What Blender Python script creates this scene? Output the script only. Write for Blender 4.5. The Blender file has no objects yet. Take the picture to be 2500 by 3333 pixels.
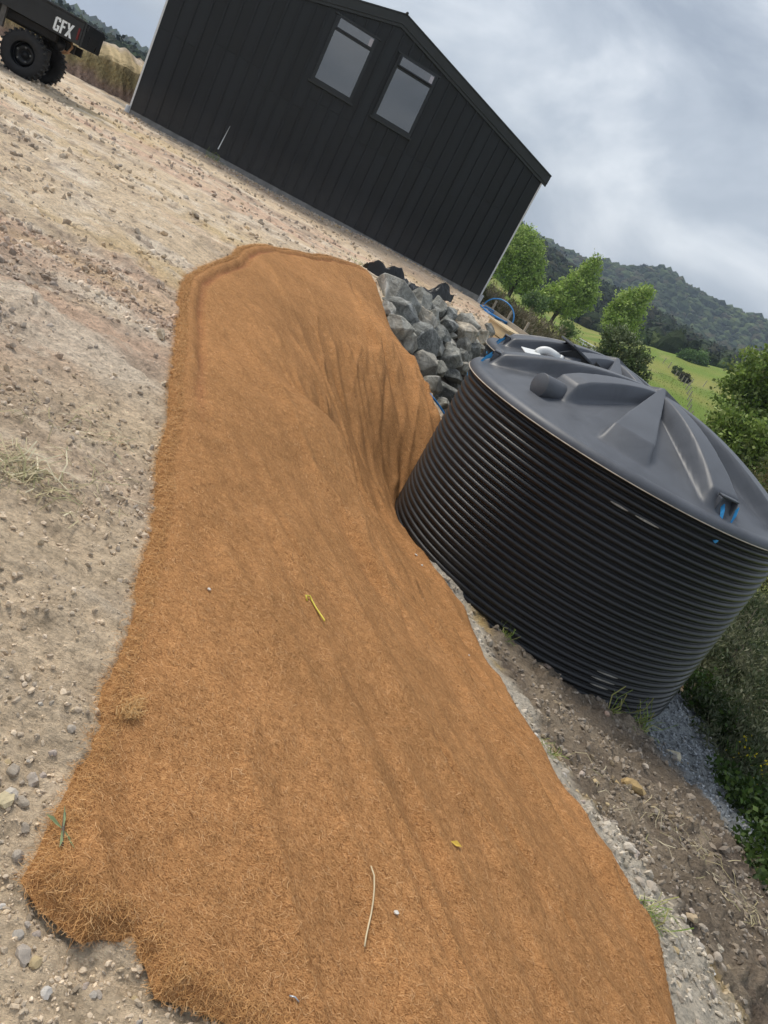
import bpy, bmesh, math, random
import numpy as np
from mathutils import Matrix, Vector
random.seed(7); rng = np.random.default_rng(11)
scene = bpy.context.scene
# ---------------------------------------------------------------- camera
cam_data = bpy.data.cameras.new('camera'); cam = bpy.data.objects.new('camera', cam_data); scene.collection.objects.link(cam)
scene.camera = cam
ROLL, PITCH = math.radians(29.05), math.atan(2503/7105)
Zc = Vector((math.cos(PITCH)*math.sin(ROLL), math.cos(PITCH)*math.cos(ROLL), math.sin(PITCH)))
Xc = Vector((math.cos(ROLL), -math.sin(ROLL), 0)); Yc = Zc.cross(Xc)
cam.matrix_world = Matrix.Translation((0,0,1.5)) @ Matrix((Xc, Yc, Zc)).to_4x4()
cam_data.sensor_fit = 'VERTICAL'; cam_data.sensor_height = 36; cam_data.sensor_width = 27
cam_data.lens = 36*2503/3333; cam_data.clip_start = .05; cam_data.clip_end = 9000
scene.render.resolution_x = 768; scene.render.resolution_y = 1024
# ---------------------------------------------------------------- sky, sun, exposure
SUN_EL, SUN_AZ = math.radians(55), math.radians(-62)      # azimuth measured from +Y (ahead) towards +X (right)
world = bpy.data.worlds.new('World'); scene.world = world; world.use_nodes = True
nt = world.node_tree; nt.nodes.clear()
def wn(t, **k):
    n = nt.nodes.new(t)
    for a, b in k.items(): setattr(n, a, b)
    return n
out = wn('ShaderNodeOutputWorld'); bg = wn('ShaderNodeBackground'); bg.inputs['Strength'].default_value = .1
sky = wn('ShaderNodeTexSky', sky_type='NISHITA', sun_disc=False); sky.sun_elevation = SUN_EL; sky.sun_rotation = SUN_AZ
sky.air_density = 1.2; sky.dust_density = 2.0; sky.ozone_density = 2.0
tc = wn('ShaderNodeTexCoord'); mp = wn('ShaderNodeMapping'); mp.inputs['Scale'].default_value = (1.0, 1.0, 2.1); mp.inputs['Location'].default_value = (3.1, .4, .2)
n1 = wn('ShaderNodeTexNoise'); n1.inputs['Scale'].default_value = 2.9; n1.inputs['Detail'].default_value = 9; n1.inputs['Roughness'].default_value = .56; n1.inputs['Distortion'].default_value = .35
rp = wn('ShaderNodeValToRGB'); e = rp.color_ramp.elements
e[0].position = .36; e[0].color = (.36,.405,.47,1); e[1].position = .64; e[1].color = (.86,.89,.92,1)
m_ = e.new(.5); m_.color = (.53,.575,.635,1)
sc_ = wn('ShaderNodeVectorMath', operation='SCALE'); sc_.inputs['Scale'].default_value = 5.9
mx = wn('ShaderNodeMix', data_type='RGBA'); mx.inputs['Factor'].default_value = .9
L = nt.links.new
L(tc.outputs['Generated'], mp.inputs['Vector']); L(mp.outputs['Vector'], n1.inputs['Vector']); L(n1.outputs['Fac'], rp.inputs['Fac'])
L(rp.outputs['Color'], sc_.inputs[0]); L(sky.outputs['Color'], mx.inputs['A']); L(sc_.outputs['Vector'], mx.inputs['B'])
L(mx.outputs['Result'], bg.inputs['Color']); L(bg.outputs['Background'], out.inputs['Surface'])
sd = bpy.data.lights.new('sun', 'SUN'); sun = bpy.data.objects.new('sun', sd); scene.collection.objects.link(sun)
sd.energy = 1.5; sd.angle = math.radians(20); sd.color = (1, .93, .82)
dirv = Vector((math.sin(SUN_AZ)*math.cos(SUN_EL), math.cos(SUN_AZ)*math.cos(SUN_EL), math.sin(SUN_EL)))
sun.rotation_euler = dirv.to_track_quat('Z', 'Y').to_euler(); sun.location = (0,0,30)
vs = scene.view_settings; vs.view_transform = 'Standard'; vs.look = 'None'; vs.exposure = 0.92; vs.gamma = 1.0; vs.use_curve_mapping = False
scene.render.engine = 'CYCLES'; scene.cycles.max_bounces = 6; scene.cycles.diffuse_bounces = 3; scene.cycles.volume_bounces = 0
# ---------------------------------------------------------------- terrain shape (pure numpy)
def sstep(a, b, x):
    t = np.clip((x-a)/(b-a), 0, 1); return t*t*(3-2*t)
def _hash(ix, iy, seed):
    h = (ix.astype(np.int64)*374761393 + iy.astype(np.int64)*668265263 + seed*974634777) & 0x7fffffff
    h = ((h ^ (h >> 13))*1274126177) & 0x7fffffff
    h = ((h ^ (h >> 16))*1911520717) & 0x7fffffff
    return ((h ^ (h >> 15)) & 0xffff)/65535.0
def vnoise(x, y, seed=0):
    x = np.asarray(x, float); y = np.asarray(y, float)
    ix = np.floor(x); iy = np.floor(y); fx = x-ix; fy = y-iy
    fx = fx*fx*fx*(fx*(fx*6-15)+10); fy = fy*fy*fy*(fy*(fy*6-15)+10)
    a = _hash(ix, iy, seed); b = _hash(ix+1, iy, seed); c = _hash(ix, iy+1, seed); d = _hash(ix+1, iy+1, seed)
    return (a+(b-a)*fx)*(1-fy)+(c+(d-c)*fx)*fy
def fbm(x, y, octv=4, seed=0, gain=.5):
    s = 0; a = 1; t = 0
    for o in range(octv):
        s = s+a*(vnoise(x, y, seed+o*17)-.5); t += a; a *= gain; x = x*2.03+7.1; y = y*2.03+3.7
    return s/t*2
NEAR = np.array([
 (-14,-4,0),(-6,-4,0),(-2,-4,0),(2,-4,-.4),(6,-4,-2.4),(10,-4,-4.5),
 (-14,0,0),(-6,0,0),(-3,0,0),(-1,0,0),(0,.4,0),(1,0,-.13),(2,0,-.5),(3.5,0,-1.2),(5,0,-2.1),(8,0,-3.8),
 (-.2,1.2,.02),(.3,1.1,0),(1,1.2,-.12),(-.5,2,.05),(.3,2.2,-.03),(1,2,-.2),(1.9,2.35,-.5),(2.8,3,-.9),
 (-14,5,.15),(-6,5,.15),(-3,5,.15),(-1.6,5,.13),(-1,3,.08),(-.2,3.2,-.02),(.7,3.6,-.4),(1.65,3.85,-.76),(2.6,4.2,-1.05),
 (-.95,5,.06),(-.3,4.7,-.22),(.3,4.6,-.58),(1.3,5.1,-1.0),(2.5,5.2,-1.2),(3.75,5,-1.32),(5,5,-2.0),(6,3,-2.6),(8,4,-3.8),
 (.78,6.6,-1.12),(1.5,6.2,-1.19),(2.2,6.1,-1.27),(2.8,6.3,-1.38),(3.25,6.2,-1.42),(3.5,6.9,-1.53),(3.75,7.6,-1.6),(4.3,6.8,-1.64),(5,8,-2.0),(5.4,6.5,-2.3),(6.2,7.5,-2.8),(8,8,-3.7),
 (-2.6,7,.2),(-1.7,7,.1),(-1.1,6.6,-.12),(-.6,6.2,-.5),(-.1,6.3,-.85),(-1.9,8,.12),(-1.2,8,-.3),(-.6,7.8,-.70),(-.02,8,-1.13),(.1,8.6,-.84),(.15,9.1,-.62),(0,10.1,-.5),(-.7,9,-.34),(-1.4,9.6,.06),(-2.2,9.5,.24),
 (1.85,8,-1.62),(1.3,9.4,-1.6),(1.85,10.2,-1.64),(1.9,12,-1.7),(3.8,8.6,-1.66),(3.9,11,-1.75),(3.6,13.6,-1.85),(5,11,-2.2),(7,11,-3.3),(10,10,-4.7),(14,8,-6),
 (-14,10,.3),(-6,10,.3),(-3.2,10.5,.3),(-3,13.5,.36),(-2.4,14.3,.36),(-1.9,12.8,.3),(-1.4,12.3,.02),(-.7,11.5,-.36),(-.1,11.2,-.6),(.2,12.5,-1.1),(.8,14,-1.3),(.3,14.5,-.5),(1.2,16,-1.0),(-.5,14.9,.33),(0,16.3,.36),(2.6,15.5,-1.7),
 (-14,15,.4),(-6,15,.4),(-2,16,.38),(-1,16.3,.37),(-3,17.5,.4),(-1.2,14.6,.35),(-2,15,.37),(.6,16.5,-.15),(.38,16.75,.02),(.75,17.1,-.2),(.2,17.2,.25),(-5,19,.4),(-10,18.5,.46),(-1,18,.38),(0,18.5,.37),(.6,19.6,.32),(-.4,21.5,.36),(.9,17.9,.05),(1.9,18.6,-.5),(2.2,20.5,-.7),(4,19,-1.8),(7,17,-3.6),(12,18,-6),(2,25,-.9),(6,25,-2.4),(12,27,-5.5),(-1,26,.1),(-6,26,.4),(-10,26,.5),(-14,21,.45),(-20,10,.3),(-20,20,.5),(-20,28,.6),(18,14,-8),(18,26,-8)])
def _tps_fit(P):
    n = len(P); d = np.hypot(P[:,None,0]-P[None,:,0], P[:,None,1]-P[None,:,1])
    K = np.where(d > 0, d*d*np.log(np.maximum(d,1e-9)), 0)+np.eye(n)*.02
    A = np.zeros((n+3,n+3)); A[:n,:n] = K; A[:n,n] = 1; A[:n,n+1:] = P[:,:2]; A[n,:n] = 1; A[n+1:,:n] = P[:,:2].T
    return np.linalg.solve(A, np.r_[P[:,2],0,0,0])
_W = _tps_fit(NEAR)
def h_near(x, y):
    x = np.asarray(x,float); y = np.asarray(y,float); o = _W[-3]+_W[-2]*x+_W[-1]*y
    for (px,py,_),w in zip(NEAR,_W):
        d2 = (x-px)**2+(y-py)**2; o = o+w*.5*d2*np.log(np.maximum(d2,1e-12))
    return o
FAR_R = np.array([22,30,45,60,90,130,200,260,330,480,620,800,1000,1600,3200.])
FAR_A = np.array([-180,-60,-34,-27,-12,-3,0,3,6,9,11,13,16,20,26,36,60,180.])
_ld = [.4,1.2,1.0,.6,-.5,-2,-2,0,2.2,0,-5,-2,8,15,8]
_fl = [.4,.4,.3,.1,-.5,-1,0,3,9,27,20,25,45,40,20]
_rt = [-8,-8.5,-10,-10,-8,-4,4,5,9,17,16,30,80,60,20]
FAR_Z = np.array([
 [-3,-3,-3,-3,-3,-3,-2,0,3,8,10,12,16,16,10], [.4,.6,.8,.6,0,-1,-1,0,3,4,2,4,12,16,10], _ld, _ld, _fl,
 [.35,.1,.1,.1,-.8,-2,-2,0,8,28,20,25,46,40,20],
 [.1,-.5,-.3,-.12,-1.2,-3,-4,-2,6,22.5,10,15,47,30,20],
 [-.7,-1.0,-.7,-.2,-1.3,-3,-4,-2,5,18.5,8,14,48,30,20],
 [-1.6,-1.8,-1.6,-1.0,-1.0,-2.4,-3,-1.5,5,18.5,8,18,60,40,20],
 [-2.6,-3.0,-3.2,-3.0,-2.4,-1.5,.2,.5,5,18,10,25,82,60,20],
 [-3.4,-4.0,-4.4,-4,-3.0,-1.2,2.0,2,6.5,16,12,28,80,60,20],
 [-4.2,-5,-5.4,-5,-3.4,-.8,3.4,3,7.5,15,14,28,78,60,20],
 [-5.4,-6,-6.4,-5.5,-3.5,0,5.4,5,9,16,15,30,84,60,20],
 [-6.8,-7.2,-8,-7,-5,-1,5.4,5,9,17,16,30,84,60,20], _rt, _rt, [-6,-6.5,-8,-8,-6,-4,2,5,9,15,14,20,40,40,20],
 [-3,-3,-3,-3,-3,-3,-2,0,3,8,10,12,16,16,10]])
def h_far(x, y):
    a = np.degrees(np.arctan2(x,y)); r = np.clip(np.hypot(x,y),22,3200); lr = np.log(r); LR = np.log(FAR_R)
    i = np.clip(np.searchsorted(FAR_A,a)-1,0,len(FAR_A)-2); j = np.clip(np.searchsorted(LR,lr)-1,0,len(LR)-2)
    u = (a-FAR_A[i])/(FAR_A[i+1]-FAR_A[i]); v = (lr-LR[j])/(LR[j+1]-LR[j]); v = v*v*(3-2*v); u = u*u*(3-2*u)*.6+u*.4
    z = (FAR_Z[i,j]*(1-u)+FAR_Z[i+1,j]*u)*(1-v)+(FAR_Z[i,j+1]*(1-u)+FAR_Z[i+1,j+1]*u)*v
    return z+fbm(x/45,y/45,4,5)*np.clip((r-40)/500,0,1)*4.5
def H(x, y):
    r = np.hypot(x,y); w = sstep(19,27,r); o = np.zeros_like(np.asarray(r,float)+0.)
    nr = h_near(np.clip(x,-26,24), np.clip(y,-8,32))
    return nr*(1-w)+h_far(x,y)*w
# ---------------------------------------------------------------- helpers
COL = scene.collection
def tag(o, label=None, cat=None, group=None, kind=None):
    if label: o['label'] = label
    if cat: o['category'] = cat
    if group: o['group'] = group
    if kind: o['kind'] = kind
    return o
def empty(name, loc=(0,0,0), rz=0):
    o = bpy.data.objects.new(name, None); COL.objects.link(o); o.location = loc; o.rotation_euler = (0,0,rz); o.empty_display_size = .1
    return o
def raw_mesh(name, V, F, mats, smooth=False, col=None, uv=None, mi=None):
    V = np.asarray(V, np.float32); me = bpy.data.meshes.new(name); me.vertices.add(len(V)); me.vertices.foreach_set('co', V.ravel())
    if isinstance(F, np.ndarray):
        n, k = F.shape; tot = np.full(n, k, np.int32); flat = F.ravel().astype(np.int32)
    else:
        tot = np.array([len(f) for f in F], np.int32); flat = np.array([i for f in F for i in f], np.int32); n = len(F)
    st = np.zeros(n, np.int32); st[1:] = np.cumsum(tot)[:-1]
    me.loops.add(len(flat)); me.loops.foreach_set('vertex_index', flat)
    me.polygons.add(n); me.polygons.foreach_set('loop_start', st); me.polygons.foreach_set('loop_total', tot)
    me.polygons.foreach_set('use_smooth', np.full(n, bool(smooth)))
    for m in (mats if isinstance(mats,(list,tuple)) else [mats]): me.materials.append(m)
    if mi is not None: me.polygons.foreach_set('material_index', np.asarray(mi,np.int32))
    if col is not None:
        c = np.ones((len(V),4),np.float32); c[:,:3] = col; a = me.color_attributes.new('Col','FLOAT_COLOR','POINT'); a.data.foreach_set('color', c.ravel())
    if uv is not None:
        l = me.uv_layers.new(name='UVMap'); l.data.foreach_set('uv', np.asarray(uv,np.float32)[flat].ravel())
    me.update(calc_edges=True); me.validate(clean_customdata=False)
    return me
def mk(name, V, F, mat, parent=None, smooth=False, col=None, uv=None, mi=None):
    o = bpy.data.objects.new(name, raw_mesh(name, V, F, mat, smooth, col, uv, mi)); COL.objects.link(o)
    if parent: o.parent = parent
    return o
def inst(name, me, parent=None, mat=None):
    o = bpy.data.objects.new(name, me); COL.objects.link(o)
    if parent: o.parent = parent
    if mat is not None: o.matrix_local = mat
    return o
class MB:
    def __init__(s): s.V = []; s.F = []
    def add(s, V, F):
        b = len(s.V); s.V += [tuple(map(float,v)) for v in V]; s.F += [tuple(i+b for i in f) for f in F]; return s
    def box(s, x0,x1,y0,y1,z0,z1):
        return s.add([(x0,y0,z0),(x1,y0,z0),(x1,y1,z0),(x0,y1,z0),(x0,y0,z1),(x1,y0,z1),(x1,y1,z1),(x0,y1,z1)],
            [(0,3,2,1),(4,5,6,7),(0,1,5,4),(1,2,6,5),(2,3,7,6),(3,0,4,7)])
    def prism(s, pts, y0, y1, axis='y'):       # polygon in xz (counter-clockwise seen from -y) extruded in y
        n = len(pts); V = [(a,y0,b) for a,b in pts]+[(a,y1,b) for a,b in pts]
        return s.add(V, [tuple(range(n)), tuple(range(2*n-1,n-1,-1))]+[(i,i+n,(i+1)%n+n,(i+1)%n) for i in range(n)])
    def tube(s, pts, rad, sides=8, cap=True, closed=False):
        pts = [Vector(p) for p in pts]; n = len(pts); R = rad if hasattr(rad,'__len__') else [rad]*n; V = []; up = None
        for i,p in enumerate(pts):
            t = (pts[(i+1)%n]-pts[i-1]) if closed else (pts[min(i+1,n-1)]-pts[max(i-1,0)]); t.normalize()
            if up is None:
                up = Vector((0,0,1)) if abs(t.z) < .9 else Vector((1,0,0))
            a = t.cross(up); a.normalize(); b = a.cross(t); up = b
            for k in range(sides):
                w = 2*math.pi*k/sides; V.append(p+(a*math.cos(w)+b*math.sin(w))*R[i])
        F = []
        for i in range(n if closed else n-1):
            j = (i+1)%n
            for k in range(sides):
                F.append((i*sides+k, i*sides+(k+1)%sides, j*sides+(k+1)%sides, j*sides+k))
        if cap and not closed: F += [tuple(range(sides-1,-1,-1)), tuple((n-1)*sides+k for k in range(sides))]
        return s.add(V, F)
    def build(s, name, mat, parent=None, smooth=False, bevel=0):
        if bevel:
            bm = bmesh.new(); vs_ = [bm.verts.new(v) for v in s.V]
            for f in s.F:
                try: bm.faces.new([vs_[i] for i in f])
                except ValueError: pass
            bmesh.ops.recalc_face_normals(bm, faces=bm.faces[:])
            bmesh.ops.bevel(bm, geom=bm.edges[:], offset=bevel, segments=2, affect='EDGES', profile=.6)
            me = bpy.data.meshes.new(name); bm.to_mesh(me); bm.free(); me.materials.append(mat)
            for p in me.polygons: p.use_smooth = bool(smooth)
            return inst(name, me, parent)
        return mk(name, np.array(s.V), s.F, mat, parent, smooth)
def lathe(prof, seg=48, axis='z'):
    P = np.array(prof); n = len(P); th = np.linspace(0,2*np.pi,seg,endpoint=False)
    V = np.stack([P[None,:,0]*np.cos(th)[:,None], P[None,:,0]*np.sin(th)[:,None], np.broadcast_to(P[None,:,1],(seg,n))],-1).reshape(-1,3)
    i = np.arange(seg)[:,None]; j = np.arange(n-1)[None,:]; i2 = (i+1)%seg
    F = np.stack([i*n+j, i2*n+j, i2*n+j+1, i*n+j+1],-1).reshape(-1,4)
    if axis == 'y': V = V[:,[0,2,1]]*np.array([1,-1,1])
    return V, F
def rot_rand(n, tilt=None):
    q = rng.normal(size=(n,4)); q /= np.linalg.norm(q,axis=1)[:,None]; w,x,y,z = q.T
    return np.stack([1-2*(y*y+z*z),2*(x*y-z*w),2*(x*z+y*w),2*(x*y+z*w),1-2*(x*x+z*z),2*(y*z-x*w),2*(x*z-y*w),2*(y*z+x*w),1-2*(x*x+y*y)],-1).reshape(n,3,3)
def ico(sub=1):
    bm = bmesh.new(); bmesh.ops.create_icosphere(bm, subdivisions=sub, radius=1); V = np.array([v.co[:] for v in bm.verts]); F = np.array([[v.index for v in f.verts] for f in bm.faces]); bm.free()
    return V, F
def scatter(bases, pos, scl, col, rots=None):
    """many little solids merged: bases list of (V,F); pos (n,3); scl (n,3); col (n,3)"""
    n = len(pos); rots = rot_rand(n) if rots is None else rots; pick = rng.integers(0,len(bases),n); Vs=[];Fs=[];Cs=[];off=0
    for b,(bv,bf) in enumerate(bases):
        k = np.nonzero(pick==b)[0]
        if not len(k): continue
        P = np.einsum('nij,nvj->nvi', rots[k], bv[None]*scl[k][:,None,:])+pos[k][:,None,:]
        Vs.append(P.reshape(-1,3)); Fs.append((bf[None]+(np.arange(len(k))*len(bv))[:,None,None]+off).reshape(-1,bf.shape[1])); off += len(k)*len(bv)
        Cs.append(np.repeat(col[k],len(bv),0))
    return np.concatenate(Vs), np.concatenate(Fs), np.concatenate(Cs)
def stone_base(sub=1, jag=.25, seed=0):
    V,F = ico(sub); r = np.random.default_rng(seed)
    d = r.normal(size=(9,3)); d /= np.linalg.norm(d,axis=1)[:,None]; c = r.uniform(.42,.9,9)
    m = np.ones(len(V))
    for k in range(9): 
        t = V@d[k]; m = np.minimum(m, np.where(t > 1e-3, c[k]/np.maximum(t,1e-3), 9))
    return V*(m*(1+r.uniform(-jag,jag,len(V))*.3))[:,None], F
STONES = [stone_base(1,.3,s) for s in range(8)]
# ---------------------------------------------------------------- materials
def mat(name):
    m = bpy.data.materials.new(name); m.use_nodes = True; nt = m.node_tree; b = nt.nodes['Principled BSDF']
    return m, nt, b, (lambda t, **k: _nn(nt,t,k)), nt.links.new
def _nn(nt, t, k):
    n = nt.nodes.new(t)
    for a,v in k.items(): setattr(n,a,v)
    return n
def noise(N, Lk, scale, detail=4, rough=.55, vec=None, dist=0):
    n = N('ShaderNodeTexNoise'); n.inputs['Scale'].default_value = scale; n.inputs['Detail'].default_value = detail; n.inputs['Roughness'].default_value = rough; n.inputs['Distortion'].default_value = dist
    if vec is not None: Lk(vec, n.inputs['Vector'])
    return n
def ramp(N, stops):
    r = N('ShaderNodeValToRGB'); e = r.color_ramp.elements
    e[0].position, e[0].color = stops[0][0], (*stops[0][1],1); e[1].position, e[1].color = stops[-1][0], (*stops[-1][1],1)
    for p,c in stops[1:-1]: x = e.new(p); x.color = (*c,1)
    return r
def grey(v): return (v,v,v)
def simple(name, col, rough=.6, var=.25, scale=6, bump=.1, bscale=40, metal=0, spec=.5, coords='Object', stretch=(1,1,1), detail=5):
    m,nt,b,N,Lk = mat(name); tc = N('ShaderNodeTexCoord'); mp = N('ShaderNodeMapping'); mp.inputs['Scale'].default_value = stretch
    Lk(tc.outputs[coords], mp.inputs['Vector']); n = noise(N,Lk,scale,detail,.6,mp.outputs['Vector'])
    r = ramp(N,[(.25,tuple(c*(1-var) for c in col)),(.75,tuple(min(1,c*(1+var)) for c in col))]); Lk(n.outputs['Fac'],r.inputs['Fac']); Lk(r.outputs['Color'],b.inputs['Base Color'])
    b.inputs['Roughness'].default_value = rough; b.inputs['Metallic'].default_value = metal; b.inputs['Specular IOR Level'].default_value = spec
    if bump:
        n2 = noise(N,Lk,bscale,4,.6,mp.outputs['Vector']); bp = N('ShaderNodeBump'); bp.inputs['Strength'].default_value = bump; bp.inputs['Distance'].default_value = .02
        Lk(n2.outputs['Fac'],bp.inputs['Height']); Lk(bp.outputs['Normal'],b.inputs['Normal'])
    return m
def colmat(name, rough=.8, var=.3, scale=30, bump=.3, bscale=60, dist=.02, spec=.3, trans=0):
    """vertex colour times fine noise; optional thin-leaf translucency"""
    m,nt,b,N,Lk = mat(name); at = N('ShaderNodeAttribute', attribute_name='Col'); tc = N('ShaderNodeTexCoord')
    n = noise(N,Lk,scale,6,.65,tc.outputs['Object']); r = ramp(N,[(.25,grey(1-var)),(.75,grey(1+var))]); Lk(n.outputs['Fac'],r.inputs['Fac'])
    mu = N('ShaderNodeMix', data_type='RGBA', blend_type='MULTIPLY'); mu.inputs['Factor'].default_value = 1; Lk(at.outputs['Color'],mu.inputs['A']); Lk(r.outputs['Color'],mu.inputs['B'])
    Lk(mu.outputs['Result'],b.inputs['Base Color']); b.inputs['Roughness'].default_value = rough; b.inputs['Specular IOR Level'].default_value = spec
    if bump:
        n2 = noise(N,Lk,bscale,6,.7,tc.outputs['Object']); bp = N('ShaderNodeBump'); bp.inputs['Strength'].default_value = bump; bp.inputs['Distance'].default_value = dist
        Lk(n2.outputs['Fac'],bp.inputs['Height']); Lk(bp.outputs['Normal'],b.inputs['Normal'])
    if trans:
        tr = N('ShaderNodeBsdfTranslucent'); Lk(mu.outputs['Result'],tr.inputs['Color']); ms = N('ShaderNodeMixShader'); ms.inputs[0].default_value = trans
        Lk(b.outputs[0],ms.inputs[1]); Lk(tr.outputs[0],ms.inputs[2]); Lk(ms.outputs[0],nt.nodes['Material Output'].inputs['Surface'])
    return m
M_leaf = colmat('leaf', .55, .15, 3, 0, trans=.3, spec=.35)
M_forest = colmat('forest_canopy', .9, .45, .55, .9, 1.3, .6, spec=.1)
M_stone = colmat('stone', .85, .3, 25, .5, 60, .01)
M_bark = simple('bark', (.12,.10,.08), .9, .4, 8, .6, 30, stretch=(1,1,.3))
M_wood = simple('raw_pine', (.58,.45,.27), .7, .25, 5, .2, 40, stretch=(.3,6,6))
M_board = simple('weathered_board', (.36,.32,.26), .85, .3, 6, .3, 40, stretch=(.3,6,6))
M_black = simple('black_plastic', (.012,.012,.013), .32, .4, 8, .1, 30)
M_blue = simple('blue_pipe', (.03,.22,.55), .35, .15, 4, 0)
M_strap = simple('blue_strap', (.05,.36,.75), .5, .2, 9, .1, 60)
M_white = simple('white_plastic', (.72,.74,.74), .4, .08, 6, 0)
M_rubber = simple('tyre_rubber', (.016,.016,.017), .75, .5, 9, .2, 60)
M_darkmetal = simple('dark_metal', (.02,.021,.023), .45, .4, 12, .1, 40, metal=.3)
M_bodypaint = simple('tray_paint', (.012,.014,.017), .38, .4, 5, .05, 30)
M_letter = simple('white_vinyl', (.80,.84,.86), .45, .05, 5, 0)
M_red = simple('red_lens', (.13,.008,.010), .2, .2, 5, 0)
M_rust = simple('rusty_pipe', (.30,.17,.09), .55, .5, 12, .2, 40, metal=.4)
M_straw = colmat('straw', .8, .2, 10, 0)
# ---------------------------------------------------------------- plan outlines (metres)
def resample(P, n):
    P = np.asarray(P,float); d = np.r_[0,np.cumsum(np.hypot(*np.diff(P,axis=0).T))]; t = np.linspace(0,d[-1],n)
    return np.stack([np.interp(t,d,P[:,0]),np.interp(t,d,P[:,1])],-1)
MAT_L = [(-.28,1.13),(-.29,1.2),(-.31,1.27),(-.33,1.38),(-.38,1.56),(-.47,1.8),(-.53,2.0),(-.6,2.2),(-.71,2.48),(-.84,2.81),(-.99,3.11),(-1.14,3.51),(-1.41,4.06),(-1.82,5.01),(-2.12,5.64),(-2.42,6.37)]
MAT_F = [(-2.42,6.37),(-2.59,7.15),(-2.69,8.06),(-2.86,8.7),(-3.05,10.16),(-2.97,10.98),(-2.84,11.5),(-2.74,12.3),(-2.55,12.8),(-2.38,13.4),(-2.21,13.52)]
MAT_R = [(1.65,1.3),(1.78,1.8),(1.79,2.21),(1.79,2.62),(1.77,2.87),(1.72,3.06),(1.61,3.25),(1.54,3.55),(1.53,4.12),(1.45,4.55),(1.34,4.85),(1.22,5.1),(1.14,5.52),(1.05,5.92),(.85,6.15),(.69,6.37),(.46,6.74),(.2,7.3),(.07,8.0),(.17,8.6),(.3,9.1),(.22,9.55),(-.03,9.9),(-.35,10.4),(-.62,10.9),(-.98,11.5),(-1.38,12.08),(-1.77,12.63),(-2.21,13.52)]
MAT_N = [(-.28,1.13),(-.22,1.1),(-.16,1.09),(-.11,1.08),(-.08,1.11),(-.03,1.13),(.02,1.11),(.07,1.06),(.13,1.08),(.2,1.09),(.26,1.09),(.6,1.05),(1.1,1.05),(1.65,1.3)]
MAT_POLY = np.array(MAT_L+MAT_F[1:]+MAT_R[::-1][1:]+MAT_N[::-1][1:])
def inside(poly, x, y):
    r = np.zeros(x.shape,bool); n = len(poly)
    for i in range(n):
        (x0,y0),(x1,y1) = poly[i],poly[(i+1)%n]
        if y0 == y1: continue
        c = ((y0 > y) != (y1 > y)) & (x < (x1-x0)*(y-y0)/(y1-y0)+x0); r ^= c
    return r
def dist_line(P, x, y):
    d = np.full(x.shape,1e9); P = np.asarray(P,float)
    for (x0,y0),(x1,y1) in zip(P[:-1],P[1:]):
        L2 = (x1-x0)**2+(y1-y0)**2+1e-12; t = np.clip(((x-x0)*(x1-x0)+(y-y0)*(y1-y0))/L2,0,1)
        d = np.minimum(d, np.hypot(x-x0-t*(x1-x0), y-y0-t*(y1-y0)))
    return d
T1, T2, TR = (1.849,8.04), (1.92,11.9), 1.8
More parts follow.
